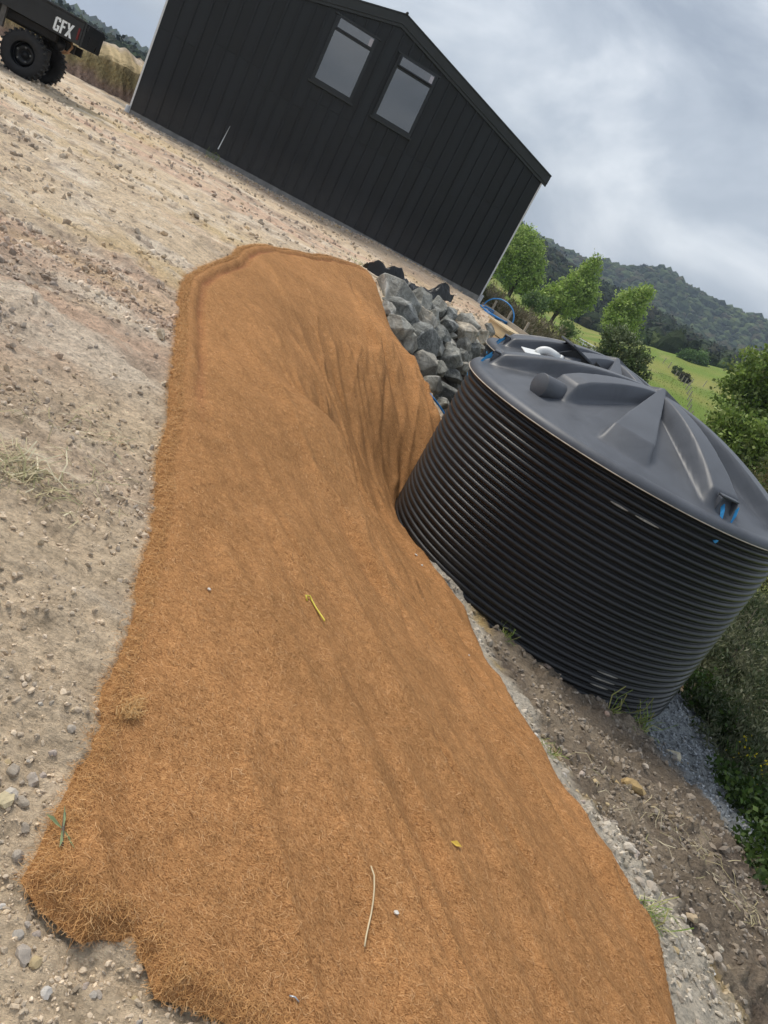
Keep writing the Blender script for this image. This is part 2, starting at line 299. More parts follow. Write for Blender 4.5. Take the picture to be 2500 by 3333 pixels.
# ---------------------------------------------------------------- ground
def mixc(a, b, t): return a*(1-t)[:,None]+b*t[:,None]
def ground_colour(x, y, z):
    n = len(x); r = np.hypot(x,y); az = np.degrees(np.arctan2(x,y))
    cream = np.array([.68,.57,.42]); pink = np.array([.62,.45,.35]); yel = np.array([.62,.50,.29]); gry = np.array([.34,.28,.23]); white = np.array([.80,.73,.61])
    c = np.tile(cream,(n,1))
    c = mixc(c,pink,.75*sstep(.05,.5,fbm(x*.45+3,y*.8,4,21))); c = mixc(c,yel,.7*sstep(.1,.55,fbm(x*.4+9,y*.9+2,4,22)))
    c = mixc(c,gry,.6*sstep(.14,.5,fbm(x*.5-4,y*1.1+5,5,23))); c = mixc(c,white,.8*sstep(.12,.5,fbm(x*.9,y*1.9,4,24)))
    c = mixc(c,gry,.75*sstep(.12,.45,fbm(x*1.9,y*7.5,6,25,.68))); c = mixc(c,white,.6*sstep(.15,.5,fbm(x*2.1+5,y*8,5,26,.62)))                           # scraped streaks
    c = mixc(c,gry,.2*sstep(2.0,1.0,np.hypot(x+1.6,y-2.6))); c = mixc(c,cream*1.06,.45*sstep(5,2.5,r))                            # trampled damp patch with dead grass
    c = c*np.array([1.06,1.0,.955])
    # cut platform in front of the shed: pinkish tan crumbled rock
    tan = np.array([.50,.36,.25]); c = mixc(c,tan,.75*sstep(15.5,18.5,y+.12*x)*sstep(-9,-5,x)*(.7+.3*fbm(x*2,y*2,3,8)))
    # right of the mat: pale strip, then brown dirt
    rt = (x > .55)&(r < 16)&((y > 1.9)|(x > 1.3)); d = np.where(rt, dist_line(MAT_R,x,y), 9); outside = ~inside(MAT_POLY,x,y)
    dirt = np.array([.22,.175,.13]); dirt2 = np.array([.31,.25,.185]); pale = np.array([.56,.50,.41]); ochre = np.array([.50,.35,.14])
    dc = mixc(np.tile(dirt,(n,1)),dirt2,sstep(-.3,.5,fbm(x*2.2,y*2.2,5,31)))
    dc = mixc(dc,np.array([.11,.085,.07]),.7*sstep(.3,.6,fbm(x*1.5+4,y*2.5,4,33)))
    w = np.where(rt&outside&(y < 8.2),1,0)*1.
    edge = (.22+.38*sstep(4.8,2.4,y)+.10*sstep(6.0,6.6,y))*(1+.5*fbm(x*2,y*2,3,36))
    c2 = mixc(np.tile(pale,(n,1)),dc,sstep(-.05,.1,d-edge)); c2 = mixc(c2,ochre,.8*sstep(.16,.0,np.abs(d-edge-.04))*sstep(.1,.45,fbm(x*2.4+1,y*2.4,3,35)))
    c = mixc(c,c2,w)
    # grey drainage gravel round the tank feet
    d1 = np.hypot(x-T1[0],y-T1[1]); d2 = np.hypot(x-T2[0],y-T2[1]); dd = np.minimum(d1,d2)
    gr = np.array([.27,.29,.30]); gw = sstep(.7,.45,dd-TR-.25*fbm(x*1.5,y*1.5,3,41))*sstep(2.9,3.4,x-.25*fbm(x*2,y*2,3,42)); gw = np.maximum(gw, sstep(4.6,4.2,np.abs(x-4.15)*4+np.abs(y-6.3)*1.2+1)*.9)
    gw = np.maximum(gw, sstep(1,0,np.maximum(np.abs(x-1.9)/1.9,np.abs(y-10)/4.2))); c = mixc(c,gr,np.where(y > 5.4,gw,0))
    gs = np.array([.20,.21,.22]); c = mixc(c,gs,.7*sstep(1.0,.4,np.hypot((x+10.9)/.9,(y-20.6)/.4)))
    gap_shade = sstep(1.5,.9,np.hypot((x+.45)/.95,(y-13.6)/1.5)); c = mixc(c,np.array([.06,.055,.05]),.9*gap_shade*np.where(z < .3,1,0))  # dark soil behind the boulders, with gap shade put into its colour
    # earth of the gully side, grass, forest floor
    gul = np.array([.085,.095,.042]); c = mixc(c,gul,sstep(4.6,5.6,x-.2*y*0+.5*fbm(x,y,3,44))*sstep(40,20,r))
    g1 = np.array([.13,.19,.033]); g2 = np.array([.21,.22,.058]); g = mixc(np.tile(g1,(n,1)),g2,sstep(-.25,.35,fbm(x/14,y/14,5,51)))
    g = mixc(g,np.array([.27,.24,.10]),.6*sstep(.15,.5,fbm(x/6+9,y/9,4,52)))
    gwt = sstep(22.5,25,r+1.2*fbm(x/2,y/2,3,53))*np.where((az > -3)&(az < 150),1,0); gwt = np.maximum(gwt, sstep(45,60,r)); c = mixc(c,g,gwt)
    claystrip = np.array([.50,.42,.30]); c = mixc(c,claystrip,gwt*sstep(5,1.5,np.abs(r-52-2*fbm(az/2,r/9,3,54)))*sstep(-.05,.3,fbm(az*1.3,r/6,3,55))*np.where((az > -3)&(az < 8),1,0))
    ff = np.array([.03,.042,.02]); c = mixc(c,ff,sstep(225,250,r+8*fbm(x/30,y/30,3,56)))
    return np.clip(c,.01,.9)*(1+.10*fbm(x*6,y*6,3,61))[:,None]
def micro(x, y):
    r = np.hypot(x,y); f = sstep(40,20,r)
    m = .034*fbm(x*.9,y*1.2,4,71)+.030*fbm(x*1.8,y*6.5,5,72,.6)+.036*fbm(x*6,y*9,5,73,.68)*sstep(16,6,r)
    m += .09*np.maximum(0,fbm(x*1.3,y*2.6,5,74,.62)-.1)*sstep(18,9,r)
    d = np.where((x > 0)&(r < 12), dist_line(MAT_R,x,y), 0); dirt = sstep(.1,.5,d)*np.where((x > .3)&(y < 8.3),1,0)
    m += dirt*(.07*fbm(x*3,y*3,6,75,.7)+.11*np.maximum(0,fbm(x*7,y*7,4,76,.62)-.08))
    ins = inside(MAT_POLY,x,y); inner = np.where(ins, sstep(.0,.10,dist_line(np.r_[MAT_POLY,MAT_POLY[:1]],x,y)), 0)
    return f*m*(1-inner)-.05*inner
def HG(x, y): return H(x,y)+micro(x,y)
az = np.r_[np.arange(-180,-37,6), np.arange(-37,47.01,.185), np.arange(50,180,6)]; az = np.radians(az)
rr = np.r_[[.1,.3,.5,.65],np.exp(np.arange(math.log(.75),math.log(9),.0095)),np.exp(np.arange(math.log(9.05),math.log(27),.0135)), np.exp(np.arange(math.log(27.5),math.log(3200),.055))]
A_,R_ = np.meshgrid(az,rr,indexing='ij'); gx = (R_*np.sin(A_)).ravel(); gy = (R_*np.cos(A_)).ravel()
near_ = np.hypot(gx,gy) < 42; gz = H(gx,gy); gz[near_] += micro(gx[near_],gy[near_])
na,nr_ = len(az),len(rr); i = np.arange(na)[:,None]; j = np.arange(nr_-1)[None,:]; i2 = (i+1)%na
GF = np.stack([i*nr_+j, i*nr_+j+1, i2*nr_+j+1, i2*nr_+j],-1).reshape(-1,4)
GV = np.stack([gx,gy,gz],-1); k0 = len(GV)
GV = np.concatenate([GV,[[0,0,float(HG(np.array([0.]),np.array([0.]))[0])]]]); cen = np.stack([np.full(na,k0), np.arange(na)*nr_, ((np.arange(na)+1)%na)*nr_, ((np.arange(na)+1)%na)*nr_],-1)
def ground_mat():
    m,nt,b,N,Lk = mat('clay_ground'); at = N('ShaderNodeAttribute', attribute_name='Col'); tc = N('ShaderNodeTexCoord')
    mp = N('ShaderNodeMapping'); mp.inputs['Scale'].default_value = (1,2.2,1); Lk(tc.outputs['Object'],mp.inputs['Vector'])
    n1 = noise(N,Lk,9,8,.72,mp.outputs['Vector']); n2 = noise(N,Lk,55,6,.7,tc.outputs['Object']); v = N('ShaderNodeTexVoronoi'); v.inputs['Scale'].default_value = 42; Lk(tc.outputs['Object'],v.inputs['Vector'])
    r1 = ramp(N,[(.30,grey(.58)),(.48,grey(1.12)),(.70,grey(1.5))]); Lk(n1.outputs['Fac'],r1.inputs['Fac']); r2 = ramp(N,[(.32,grey(.68)),(.5,grey(1.12)),(.68,grey(1.4))]); Lk(n2.outputs['Fac'],r2.inputs['Fac'])
    a = N('ShaderNodeMix', data_type='RGBA', blend_type='MULTIPLY'); a.inputs['Factor'].default_value = .8; Lk(at.outputs['Color'],a.inputs['A']); Lk(r1.outputs['Color'],a.inputs['B'])
    c = N('ShaderNodeMix', data_type='RGBA', blend_type='MULTIPLY'); c.inputs['Factor'].default_value = .9; Lk(a.outputs['Result'],c.inputs['A']); Lk(r2.outputs['Color'],c.inputs['B'])
    Lk(c.outputs['Result'],b.inputs['Base Color']); b.inputs['Roughness'].default_value = .95; b.inputs['Specular IOR Level'].default_value = .15
    v2 = N('ShaderNodeTexVoronoi', feature='SMOOTH_F1'); v2.inputs['Scale'].default_value = 26; Lk(tc.outputs['Object'],v2.inputs['Vector']); nm = noise(N,Lk,2.4,3,.6,tc.outputs['Object']); rm = ramp(N,[(.42,grey(0)),(.6,grey(1))]); Lk(nm.outputs['Fac'],rm.inputs['Fac'])
    iv = N('ShaderNodeMath', operation='MULTIPLY'); iv.inputs[1].default_value = -.55; Lk(v2.outputs['Distance'],iv.inputs[0]); cm = N('ShaderNodeMath', operation='MULTIPLY'); Lk(iv.outputs[0],cm.inputs[0]); Lk(rm.outputs['Color'],cm.inputs[1]); a0 = N('ShaderNodeMath', operation='ADD'); Lk(n1.outputs['Fac'],a0.inputs[0]); Lk(cm.outputs[0],a0.inputs[1])
    ad = N('ShaderNodeMath', operation='ADD'); Lk(a0.outputs[0],ad.inputs[0]); s_ = N('ShaderNodeMath', operation='MULTIPLY'); s_.inputs[1].default_value = .35; Lk(n2.outputs['Fac'],s_.inputs[0]); Lk(s_.outputs[0],ad.inputs[1])
    bp = N('ShaderNodeBump'); bp.inputs['Strength'].default_value = 1.0; bp.inputs['Distance'].default_value = .075; Lk(ad.outputs[0],bp.inputs['Height']); Lk(bp.outputs['Normal'],b.inputs['Normal'])
    return m
M_ground = ground_mat()
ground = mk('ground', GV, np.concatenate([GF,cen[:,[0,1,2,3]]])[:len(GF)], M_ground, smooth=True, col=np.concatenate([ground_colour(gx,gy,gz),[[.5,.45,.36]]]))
tag(ground, 'pale scraped clay yard falling to brown dirt and green paddocks beyond', kind='structure')
# ---------------------------------------------------------------- coir erosion mat
NS, NTt = 520, 190
sv = np.linspace(0,1,NS)**1.35; tv = np.linspace(0,1,NTt)
def at_curve(P, t):
    P = np.asarray(P,float); d = np.r_[0,np.cumsum(np.hypot(*np.diff(P,axis=0).T))]; d /= d[-1]
    return np.stack([np.interp(t,d,P[:,0]),np.interp(t,d,P[:,1])],-1)
Lc = at_curve(MAT_L+MAT_F[1:5],sv); Rc = at_curve(MAT_R,sv); Nc = at_curve(MAT_N,tv); Fc = at_curve(MAT_F[4:],tv)
S_,T_ = sv[:,None,None], tv[None,:,None]
XY = (1-T_)*Lc[:,None]+T_*Rc[:,None]+(1-S_)*Nc[None]+S_*Fc[None]-((1-S_)*(1-T_)*Nc[0]+(1-S_)*T_*Nc[-1]+S_*(1-T_)*Fc[0]+S_*T_*Fc[-1])
mx_,my_ = XY[...,0].ravel(),XY[...,1].ravel()
BND = np.r_[MAT_POLY,MAT_POLY[:1]]
CREASES = [([(-1.75,5.85),(-1.3,5.4),(-.85,4.95)],.028,.07),([(-1.95,12.0),(-1.2,10.6),(-.85,9.9),(-.43,9.3)],.05,.09),([(-2.25,12.1),(-1.3,9.9),(-.65,9.1),(-.35,8.8)],.045,.08),([(-1.35,8.2),(-.9,7.7),(-.35,7.2)],.04,.08),([(-1.05,6.8),(-.6,6.2),(-.05,5.6)],.035,.07),
 ([(.0,5.0),(.3,4.75),(.52,4.35)],.035,.05),([(.40,5.6),(.75,5.3),(1.05,4.95)],.035,.06),([(.95,4.9),(1.2,4.4),(1.38,3.8)],.032,.05),([(.75,3.6),(1.05,3.2),(1.27,2.75)],.034,.05),([(.90,2.4),(1.09,2.24),(1.24,2.02)],.02,.035),([(.49,2.55),(.73,2.32),(.93,2.12)],.018,.035),([(-.52,3.32),(-.24,3.05),(.02,2.86)],.014,.04),([(-.28,8.5),(.0,8.2),(.1,7.9)],.03,.05),([(-.8,3.9),(-.52,3.61),(-.3,3.38)],.014,.04),([(1.4,3.35),(1.52,2.9),(1.6,2.5)],.026,.04),([(.35,4.1),(.7,3.55),(.95,3.0)],.024,.045),([(-.2,4.3),(.2,3.8),(.45,3.3)],.02,.05),([(-1.6,10.6),(-1.0,9.5),(-.5,8.3)],.04,.07),([(-1.0,11.2),(-.5,10.2),(-.1,9.5)],.045,.07)]
def mat_height(x, y):
    h = H(x,y); ed = dist_line(BND,x,y); dl = dist_line(MAT_L+MAT_F[1:],x,y); dn = dist_line(MAT_N[:11],x,y)
    e = .78*x+.62*y; d = .62*x-.78*y; r = np.hypot(x,y)
    slope = sstep(.16,-.25,h)
    f = (1-np.abs(fbm(e*3.3,d*.45,3,81)))**4*.06+fbm(e*8,d*.7,3,82)*.022+.02*fbm(x*1.1,y*1.1,3,83)
    f = f*(.25+.95*slope)
    e2 = .95*x+.3*y; f += .055*sstep(7.5,9.5,y)*slope*((1-np.abs(fbm(e2*4.2,(.3*x-.95*y)*.4,3,84)))**2.5-.3)
    f += .006*fbm(x*9,y*9,3,85)*sstep(9,3,r)
    # the big overlapping fold
    a = np.array([-1.12,5.95]); b = np.array([-.1,4.5]); L_ = np.hypot(*(b-a)); u = (b-a)/L_; al = (x-a[0])*u[0]+(y-a[1])*u[1]; cr = -(x-a[0])*u[1]+(y-a[1])*u[0]
    cr = cr+.04*np.sin(al*2.2)
    g = np.exp(-((al-.62*L_)/(.36*L_))**2); f += g*(.16*sstep(-.6,-.03,cr)*sstep(.022,.0,cr)-.30*np.exp(-((cr-.065)/.048)**2))
    # a few longer creases
    for pl,h_,w_ in CREASES:
        pl = np.array(pl); cr = np.full(x.shape,9.); al = np.zeros(x.shape); L_ = np.hypot(*np.diff(pl,axis=0).T); tot = L_.sum(); acc = 0
        for (p0,p1,l0) in zip(pl[:-1],pl[1:],L_):
            ux,uy = (p1-p0)/l0; t_ = (x-p0[0])*ux+(y-p0[1])*uy; c_ = -(x-p0[0])*uy+(y-p0[1])*ux; hit = (np.abs(c_) < np.abs(cr))&(t_ > -.6*tot)&(t_ < l0+.6*tot)&((t_ > -.02)|(acc == 0))&((t_ < l0+.02)|(acc+l0 > tot-1e-6)); cr = np.where(hit,c_,cr); al = np.where(hit,(acc+t_)/tot,al); acc += l0
        cr = cr+.02*np.sin(al*7+h_*300); f += h_*np.exp(-((al-.5)/.36)**4)*(np.exp(-((cr+w_)/w_)**2)-1.3*np.exp(-((cr-w_*.55)/(w_*.5))**2))
    # stitched hem along the top, rolled near edge
    far = sstep(3.6,4.6,y); f -= .022*far*np.exp(-((dl-.17)/.03)**2); f += .02*far*np.exp(-((dl-.08)/.05)**2)
    f += (.035+.03*fbm(x*7,y*7,2,86))*np.exp(-((dn-.055)/.04)**2)*sstep(.3,-.05,x)
    th = .030+.012*fbm(x*4,y*4,2,87)
    return h+th*sstep(0,.035,ed)+f*sstep(0,.12,ed)+.01
mz_ = mat_height(mx_,my_); MV = np.stack([mx_,my_,mz_],-1)
i = np.arange(NS-1)[:,None]; j = np.arange(NTt-1)[None]
MF = np.stack([i*NTt+j,i*NTt+j+1,(i+1)*NTt+j+1,(i+1)*NTt+j],-1).reshape(-1,4)
dl_ = dist_line(MAT_L+MAT_F[1:],mx_,my_); hem = np.exp(-((dl_-.17)/.03)**2)*sstep(3.4,4.4,my_)*(.55+.45*fbm(mx_*3,my_*3,2,88))
MC = np.ones((len(MV),3)); MC = mixc(MC,np.array([.72,.60,.72]),np.clip(hem,0,1)); ed_ = dist_line(BND,mx_,my_)
MC *= (1+.16*fbm(mx_*1.3,my_*1.3,4,89))[:,None]
def mat_mat():
    m,nt,b,N,Lk = mat('coir'); at = N('ShaderNodeAttribute', attribute_name='Col'); tc = N('ShaderNodeTexCoord'); hs = []
    for rot,sc in ((.3,(95,420,200)),(1.5,(110,380,200)),(2.5,(90,450,200)),(.9,(130,330,200))):
        mp = N('ShaderNodeMapping'); mp.inputs['Rotation'].default_value = (0,0,rot); mp.inputs['Scale'].default_value = sc; Lk(tc.outputs['Object'],mp.inputs['Vector'])
        hs.append(noise(N,Lk,1,2,.5,mp.outputs['Vector'],1.2).outputs['Fac'])
    def mxm(a,b_):
        q = N('ShaderNodeMath', operation='MAXIMUM'); Lk(a,q.inputs[0]); Lk(b_,q.inputs[1]); return q.outputs[0]
    h = mxm(mxm(hs[0],hs[1]),mxm(hs[2],hs[3])); nb = noise(N,Lk,26,5,.65,tc.outputs['Object']); big = noise(N,Lk,3.2,5,.6,tc.outputs['Object'])
    r = ramp(N,[(.48,(0.175,0.077,0.029)),(.58,(0.428,0.215,0.088)),(.72,(0.603,0.345,0.160))]); Lk(h,r.inputs['Fac'])
    r2 = ramp(N,[(.3,grey(.78)),(.7,grey(1.16))]); Lk(nb.outputs['Fac'],r2.inputs['Fac']); r3 = ramp(N,[(.3,(.88,.86,.82)),(.7,(1.08,1.06,1.03))]); Lk(big.outputs['Fac'],r3.inputs['Fac'])
    cur = r.outputs['Color']
    # rows of dark stitching thread
    uvn = N('ShaderNodeUVMap'); uvn.uv_map = 'UVMap'; sp = N('ShaderNodeSeparateXYZ'); Lk(uvn.outputs['UV'],sp.inputs[0]); wob = noise(N,Lk,1.1,2,.5,uvn.outputs['UV']); wm = N('ShaderNodeMath', operation='MULTIPLY_ADD'); wm.inputs[1].default_value = .12; Lk(wob.outputs['Fac'],wm.inputs[0]); Lk(sp.outputs['X'],wm.inputs[2])
    dv = N('ShaderNodeMath', operation='DIVIDE'); dv.inputs[1].default_value = .085; Lk(wm.outputs[0],dv.inputs[0]); fr_ = N('ShaderNodeMath', operation='FRACT'); Lk(dv.outputs[0],fr_.inputs[0]); ln = ramp(N,[(0,grey(.62)),(.028,grey(.72)),(.05,grey(1))]); Lk(fr_.outputs[0],ln.inputs['Fac'])
    bk = ramp(N,[(.45,grey(0)),(.6,grey(.8))]); Lk(nb.outputs['Fac'],bk.inputs['Fac']); lm = N('ShaderNodeMix', data_type='RGBA'); lm.inputs['A'].default_value = (1,1,1,1); Lk(bk.outputs['Color'],lm.inputs['Factor']); Lk(ln.outputs['Color'],lm.inputs['B'])
    for x in (r2.outputs['Color'],r3.outputs['Color'],at.outputs['Color'],lm.outputs['Result']):
        q = N('ShaderNodeMix', data_type='RGBA', blend_type='MULTIPLY'); q.inputs['Factor'].default_value = 1; Lk(cur,q.inputs['A']); Lk(x,q.inputs['B']); cur = q.outputs['Result']
    Lk(cur,b.inputs['Base Color']); b.inputs['Roughness'].default_value = .95; b.inputs['Specular IOR Level'].default_value = .1
    bp = N('ShaderNodeBump'); bp.inputs['Strength'].default_value = .7; bp.inputs['Distance'].default_value = .006; Lk(h,bp.inputs['Height']); Lk(bp.outputs['Normal'],b.inputs['Normal'])
    return m
M_coir = mat_mat(); M_fibre = colmat('coir_fibre', .8, .15, 40, 0, spec=.15)
coir = empty('coir_mat',(0,0,0)); tag(coir,'large shaggy brown coir erosion mat draped over the bank','erosion mat')
mk('matting', MV, MF, M_coir, coir, True, MC, uv=np.stack([np.broadcast_to(T_[...,0],(NS,NTt)).ravel()*2.4, np.broadcast_to(S_[...,0],(NS,NTt)).ravel()*13],-1))
# fuzz
def ribbons(P, D, Nn, Lg, Wd, lift, curl, colr):
    n = len(P); Sd = np.cross(D,Nn); Sd /= np.linalg.norm(Sd,axis=1)[:,None]+1e-9; pts = []
    for t in (-.5,0.,.5):
        c = P+D*(t*Lg)[:,None]+Sd*(curl*(.25-t*t)*4)[:,None]+Nn*(lift*(1-2*abs(t)*1.0)+.002)[:,None]; pts += [c-Sd*(Wd*.5)[:,None], c+Sd*(Wd*.5)[:,None]]
    V = np.stack(pts,1).reshape(-1,3); b = (np.arange(n)*6)[:,None]
    F = np.concatenate([b+np.array([0,1,3,2]), b+np.array([2,3,5,4])],0); return V,F,np.repeat(colr,6,0)
def pick_col(n, pal, p):
    pal = np.array(pal); return pal[rng.choice(len(pal),n,p=p)]*rng.uniform(.8,1.2,(n,1))
q = MV[MF]; cq = q.mean(1); ar = np.linalg.norm(np.cross(q[:,2]-q[:,0],q[:,3]-q[:,1]),axis=1)*.5; nq = np.cross(q[:,2]-q[:,0],q[:,3]-q[:,1]); nq /= np.linalg.norm(nq,axis=1)[:,None]; nq *= np.sign(nq[:,2])[:,None]
dq = np.hypot(cq[:,0],cq[:,1])+.6; w = ar/dq**1.75; w /= w.sum(); NF = 128000
k = rng.choice(len(cq),NF,p=w); u = rng.random((NF,4)); u /= u.sum(1)[:,None]; P = (q[k]*u[:,:,None]).sum(1); Nn = nq[k]; dist = dq[k]
ang = rng.uniform(0,np.pi,NF); bias = rng.random(NF) < .45; ang = np.where(bias, math.atan2(-.78,.62)+rng.normal(0,.35,NF), ang)
D = np.stack([np.cos(ang),np.sin(ang),np.zeros(NF)],-1); D -= Nn*(D*Nn).sum(1)[:,None]; D /= np.linalg.norm(D,axis=1)[:,None]
Lg = rng.uniform(.006,.024,NF)*(1+dist*.10); Wd = (.00027+.00024*dist)*rng.uniform(.7,1.3,NF)
PAL = [(0.548,0.297,0.125),(0.432,0.217,0.085),(0.672,0.417,0.214),(0.166,0.072,0.029)]
V1,F1,C1 = ribbons(P,D,Nn,Lg,Wd,rng.uniform(.0003,.002,NF),rng.normal(0,.28,NF)*Lg,pick_col(NF,PAL,[.42,.36,.10,.12]))
# fringe along the free edges
edge = resample(MAT_N[::-1]+MAT_L[1:]+MAT_F[1:],4000); tn = np.gradient(edge,axis=0); tn /= np.linalg.norm(tn,axis=1)[:,None]; on = np.stack([-tn[:,1],tn[:,0]],-1)
cN = np.array([-.6,5.5]); 
NE = 34000; k = np.clip((rng.random(NE)**1.3*len(edge)).astype(int),0,len(edge)-1); th = rng.normal(0,.9,NE); base = edge[k]
o2 = on[k]; sgn = np.where(inside(MAT_POLY,base[:,0]+o2[:,0]*.05,base[:,1]+o2[:,1]*.05),-1,1); o2 = o2*sgn[:,None]
dirx = o2[:,0]*np.cos(th)-o2[:,1]*np.sin(th); diry = o2[:,0]*np.sin(th)+o2[:,1]*np.cos(th); inset = rng.uniform(-.07,.004,NE)
ex = base[:,0]+o2[:,0]*inset; ey = base[:,1]+o2[:,1]*inset; dst = np.hypot(ex,ey)+.6
ez = np.where(inset < 0, mat_height(ex,ey), HG(ex,ey)+.02)+.004
Dv = np.stack([dirx,diry,rng.normal(-.05,.16,NE)],-1); Dv /= np.linalg.norm(Dv,axis=1)[:,None]; Le = rng.uniform(.010,.034,NE)*(1+.07*dst)*.9
V2,F2,C2 = ribbons(np.stack([ex,ey,ez],-1)+Dv*(Le*.35)[:,None],Dv,np.tile([0,0,1.],(NE,1)),Le,(.00028+.00022*dst)*rng.uniform(.7,1.3,NE),rng.uniform(.0,.008,NE),rng.normal(0,.3,NE)*Le,pick_col(NE,[(0.590,0.329,0.137),(0.488,0.256,0.095),(0.699,0.442,0.214),(0.248,0.112,0.041)],[.42,.36,.08,.14]))
fz = mk('loose_fibre',np.concatenate([V1,V2]),np.concatenate([F1,F2+len(V1)]),M_fibre,coir,False,np.concatenate([C1,C2])); tag(fz,kind='stuff')
# ---------------------------------------------------------------- shed
M_clad = None
def clad_mat():
    m,nt,b,N,Lk = mat('black_stained_ply'); tc = N('ShaderNodeTexCoord'); oi = N('ShaderNodeObjectInfo'); mp = N('ShaderNodeMapping'); mp.inputs['Scale'].default_value = (14,14,1.2); Lk(tc.outputs['Object'],mp.inputs['Vector'])
    n = noise(N,Lk,5,7,.7,mp.outputs['Vector']); r = ramp(N,[(.3,(.0042,.0056,.0075)),(.7,(.0105,.0135,.0175))]); Lk(n.outputs['Fac'],r.inputs['Fac'])
    r2 = ramp(N,[(0,grey(.7)),(1,grey(1.3))]); Lk(oi.outputs['Random'],r2.inputs['Fac']); q = N('ShaderNodeMix', data_type='RGBA', blend_type='MULTIPLY'); q.inputs['Factor'].default_value = 1; Lk(r.outputs['Color'],q.inputs['A']); Lk(r2.outputs['Color'],q.inputs['B'])
    # clay dust splashed low on the boards
    sx = N('ShaderNodeSeparateXYZ'); Lk(tc.outputs['Object'],sx.inputs[0]); mr = N('ShaderNodeMapRange'); mr.inputs[1].default_value = .2; mr.inputs[2].default_value = 1.1; mr.inputs[3].default_value = .2; mr.inputs[4].default_value = 0; Lk(sx.outputs['Z'],mr.inputs[0])
    n3 = noise(N,Lk,4,6,.7,tc.outputs['Object']); mu = N('ShaderNodeMath', operation='MULTIPLY'); Lk(mr.outputs[0],mu.inputs[0]); Lk(n3.outputs['Fac'],mu.inputs[1])
    d = N('ShaderNodeMix', data_type='RGBA'); Lk(mu.outputs[0],d.inputs['Factor']); Lk(q.outputs['Result'],d.inputs['A']); d.inputs['B'].default_value = (.28,.25,.22,1); Lk(d.outputs['Result'],b.inputs['Base Color'])
    b.inputs['Roughness'].default_value = .5; b.inputs['Specular IOR Level'].default_value = .45; bp = N('ShaderNodeBump'); bp.inputs['Strength'].default_value = .5; bp.inputs['Distance'].default_value = .01; Lk(n.outputs['Fac'],bp.inputs['Height']); Lk(bp.outputs['Normal'],b.inputs['Normal'])
    return m
M_clad = clad_mat()
M_steel = simple('charcoal_flashing',(.018,.021,.022),.42,.2,3,.03,30)
M_frame = simple('window_joinery',(.012,.014,.017),.35,.2,4,0)
M_conc = simple('concrete',(.24,.235,.225),.9,.35,5,.4,50)
M_whitetrim = simple('white_downpipe',(.70,.71,.72),.4,.06,5,0)
M_dirtypipe = simple('grey_downpipe',(.45,.46,.47),.45,.15,5,0)
def glass_mat():
    m,nt,b,N,Lk = mat('window_glass'); b.inputs['Base Color'].default_value = (.015,.018,.022,1); b.inputs['Roughness'].default_value = .02; b.inputs['IOR'].default_value = 2.2; b.inputs['Specular IOR Level'].default_value = .62
    return m
M_glass = glass_mat()
WL, WD, EAVE, SLOPE = 9.83, 11.0, 3.52, .262
shed = empty('shed',(-9.85,18.9,.33),math.atan2(3.3,9.26)); tag(shed,'black gabled shed clad in vertical boards with two upper windows','shed')
def top_at(x): return EAVE+SLOPE*min(x,WL-x)
MB().box(-.02,WL+.02,-.012,WD,-.6,.235).build('slab_edge',M_conc,shed)
MB().prism([(0,.236),(WL,.236),(WL,EAVE),(WL/2,EAVE+SLOPE*WL/2),(0,EAVE)],.03,WD).build('wall_core',M_clad,shed)
NB = 33; pitch = WL/NB
for k in range(NB):
    x0,x1 = k*pitch+.004,(k+1)*pitch-.004; js = 2.42 if (k//4)%2 else 2.12
    MB().box(x0,x1,0,.028,.236,js-.003).build('cladding_panel',M_clad,shed)
    pts = [(x0,js+.003),(x1,js+.003),(x1,top_at(x1)),(x0,top_at(x0))]
    if x0 < WL/2 < x1: pts = pts[:3]+[(WL/2,top_at(WL/2))]+pts[3:]
    MB().prism(pts,0,.028).build('cladding_panel',M_clad,shed)
WIN = [(3.49,4.563),(5.147,6.22)]; WZ0,WZ1 = 2.79,4.28
for k in range(1,NB):
    x = k*pitch; segs = [(.24,top_at(x)-.02)]
    for a,b in WIN:
        if a-.02 < x < b+.02: segs = [(.24,WZ0-.055),(WZ1+.045,top_at(x)-.02)]
    for a,b in segs: MB().box(x-.022,x+.022,-.032,-.001,a,b).build('batten',M_clad,shed,False,.004)
for wi,(a,b) in enumerate(WIN):
    w = MB().box(a,a+.075,-.05,-.0195,WZ0,WZ1).box(b-.075,b,-.05,-.0195,WZ0,WZ1).box(a+.075,b-.075,-.05,-.0195,WZ1-.07,WZ1).box(a+.075,b-.075,-.05,-.0195,WZ0,WZ0+.085).box(a+.075,b-.075,-.045,-.0195,3.975,4.045).build('window',M_frame,shed)
    MB().box(a-.05,b+.05,-.075,-.0005,WZ0-.05,WZ0-.002).build('sill',M_steel,w)
    MB().box(a-.05,b+.06,-.065,-.0005,WZ1+.002,WZ1+.035).build('head_flashing',M_steel,w)
    MB().box(a+.075,b-.075,-.030,-.0195,WZ0+.085,3.975).build('pane',M_glass,w)
    fr = MB().box(a+.06,b-.06,-.022,0,0,.03).box(a+.06,b-.06,-.022,0,.225,.255).box(a+.06,a+.095,-.022,0,.03,.225).box(b-.095,b-.06,-.022,0,.03,.225).build('sash',M_frame,w)
    pn = MB().box(a+.095,b-.095,-.012,-.004,.03,.225).build('sash_pane',M_glass,w); st = MB().box(b-.185,b-.098,-.0145,-.0125,.035,.20).build('sticker',simple('paper_sticker',(.42,.40,.44),.6,.15,20,0),w)
    for o in (fr,pn,st):
        o.location = (0,-.052,4.275); o.rotation_euler = (math.radians(-13 if wi else -1.0),0,0)
        for v in o.data.vertices: v.co.z -= .255
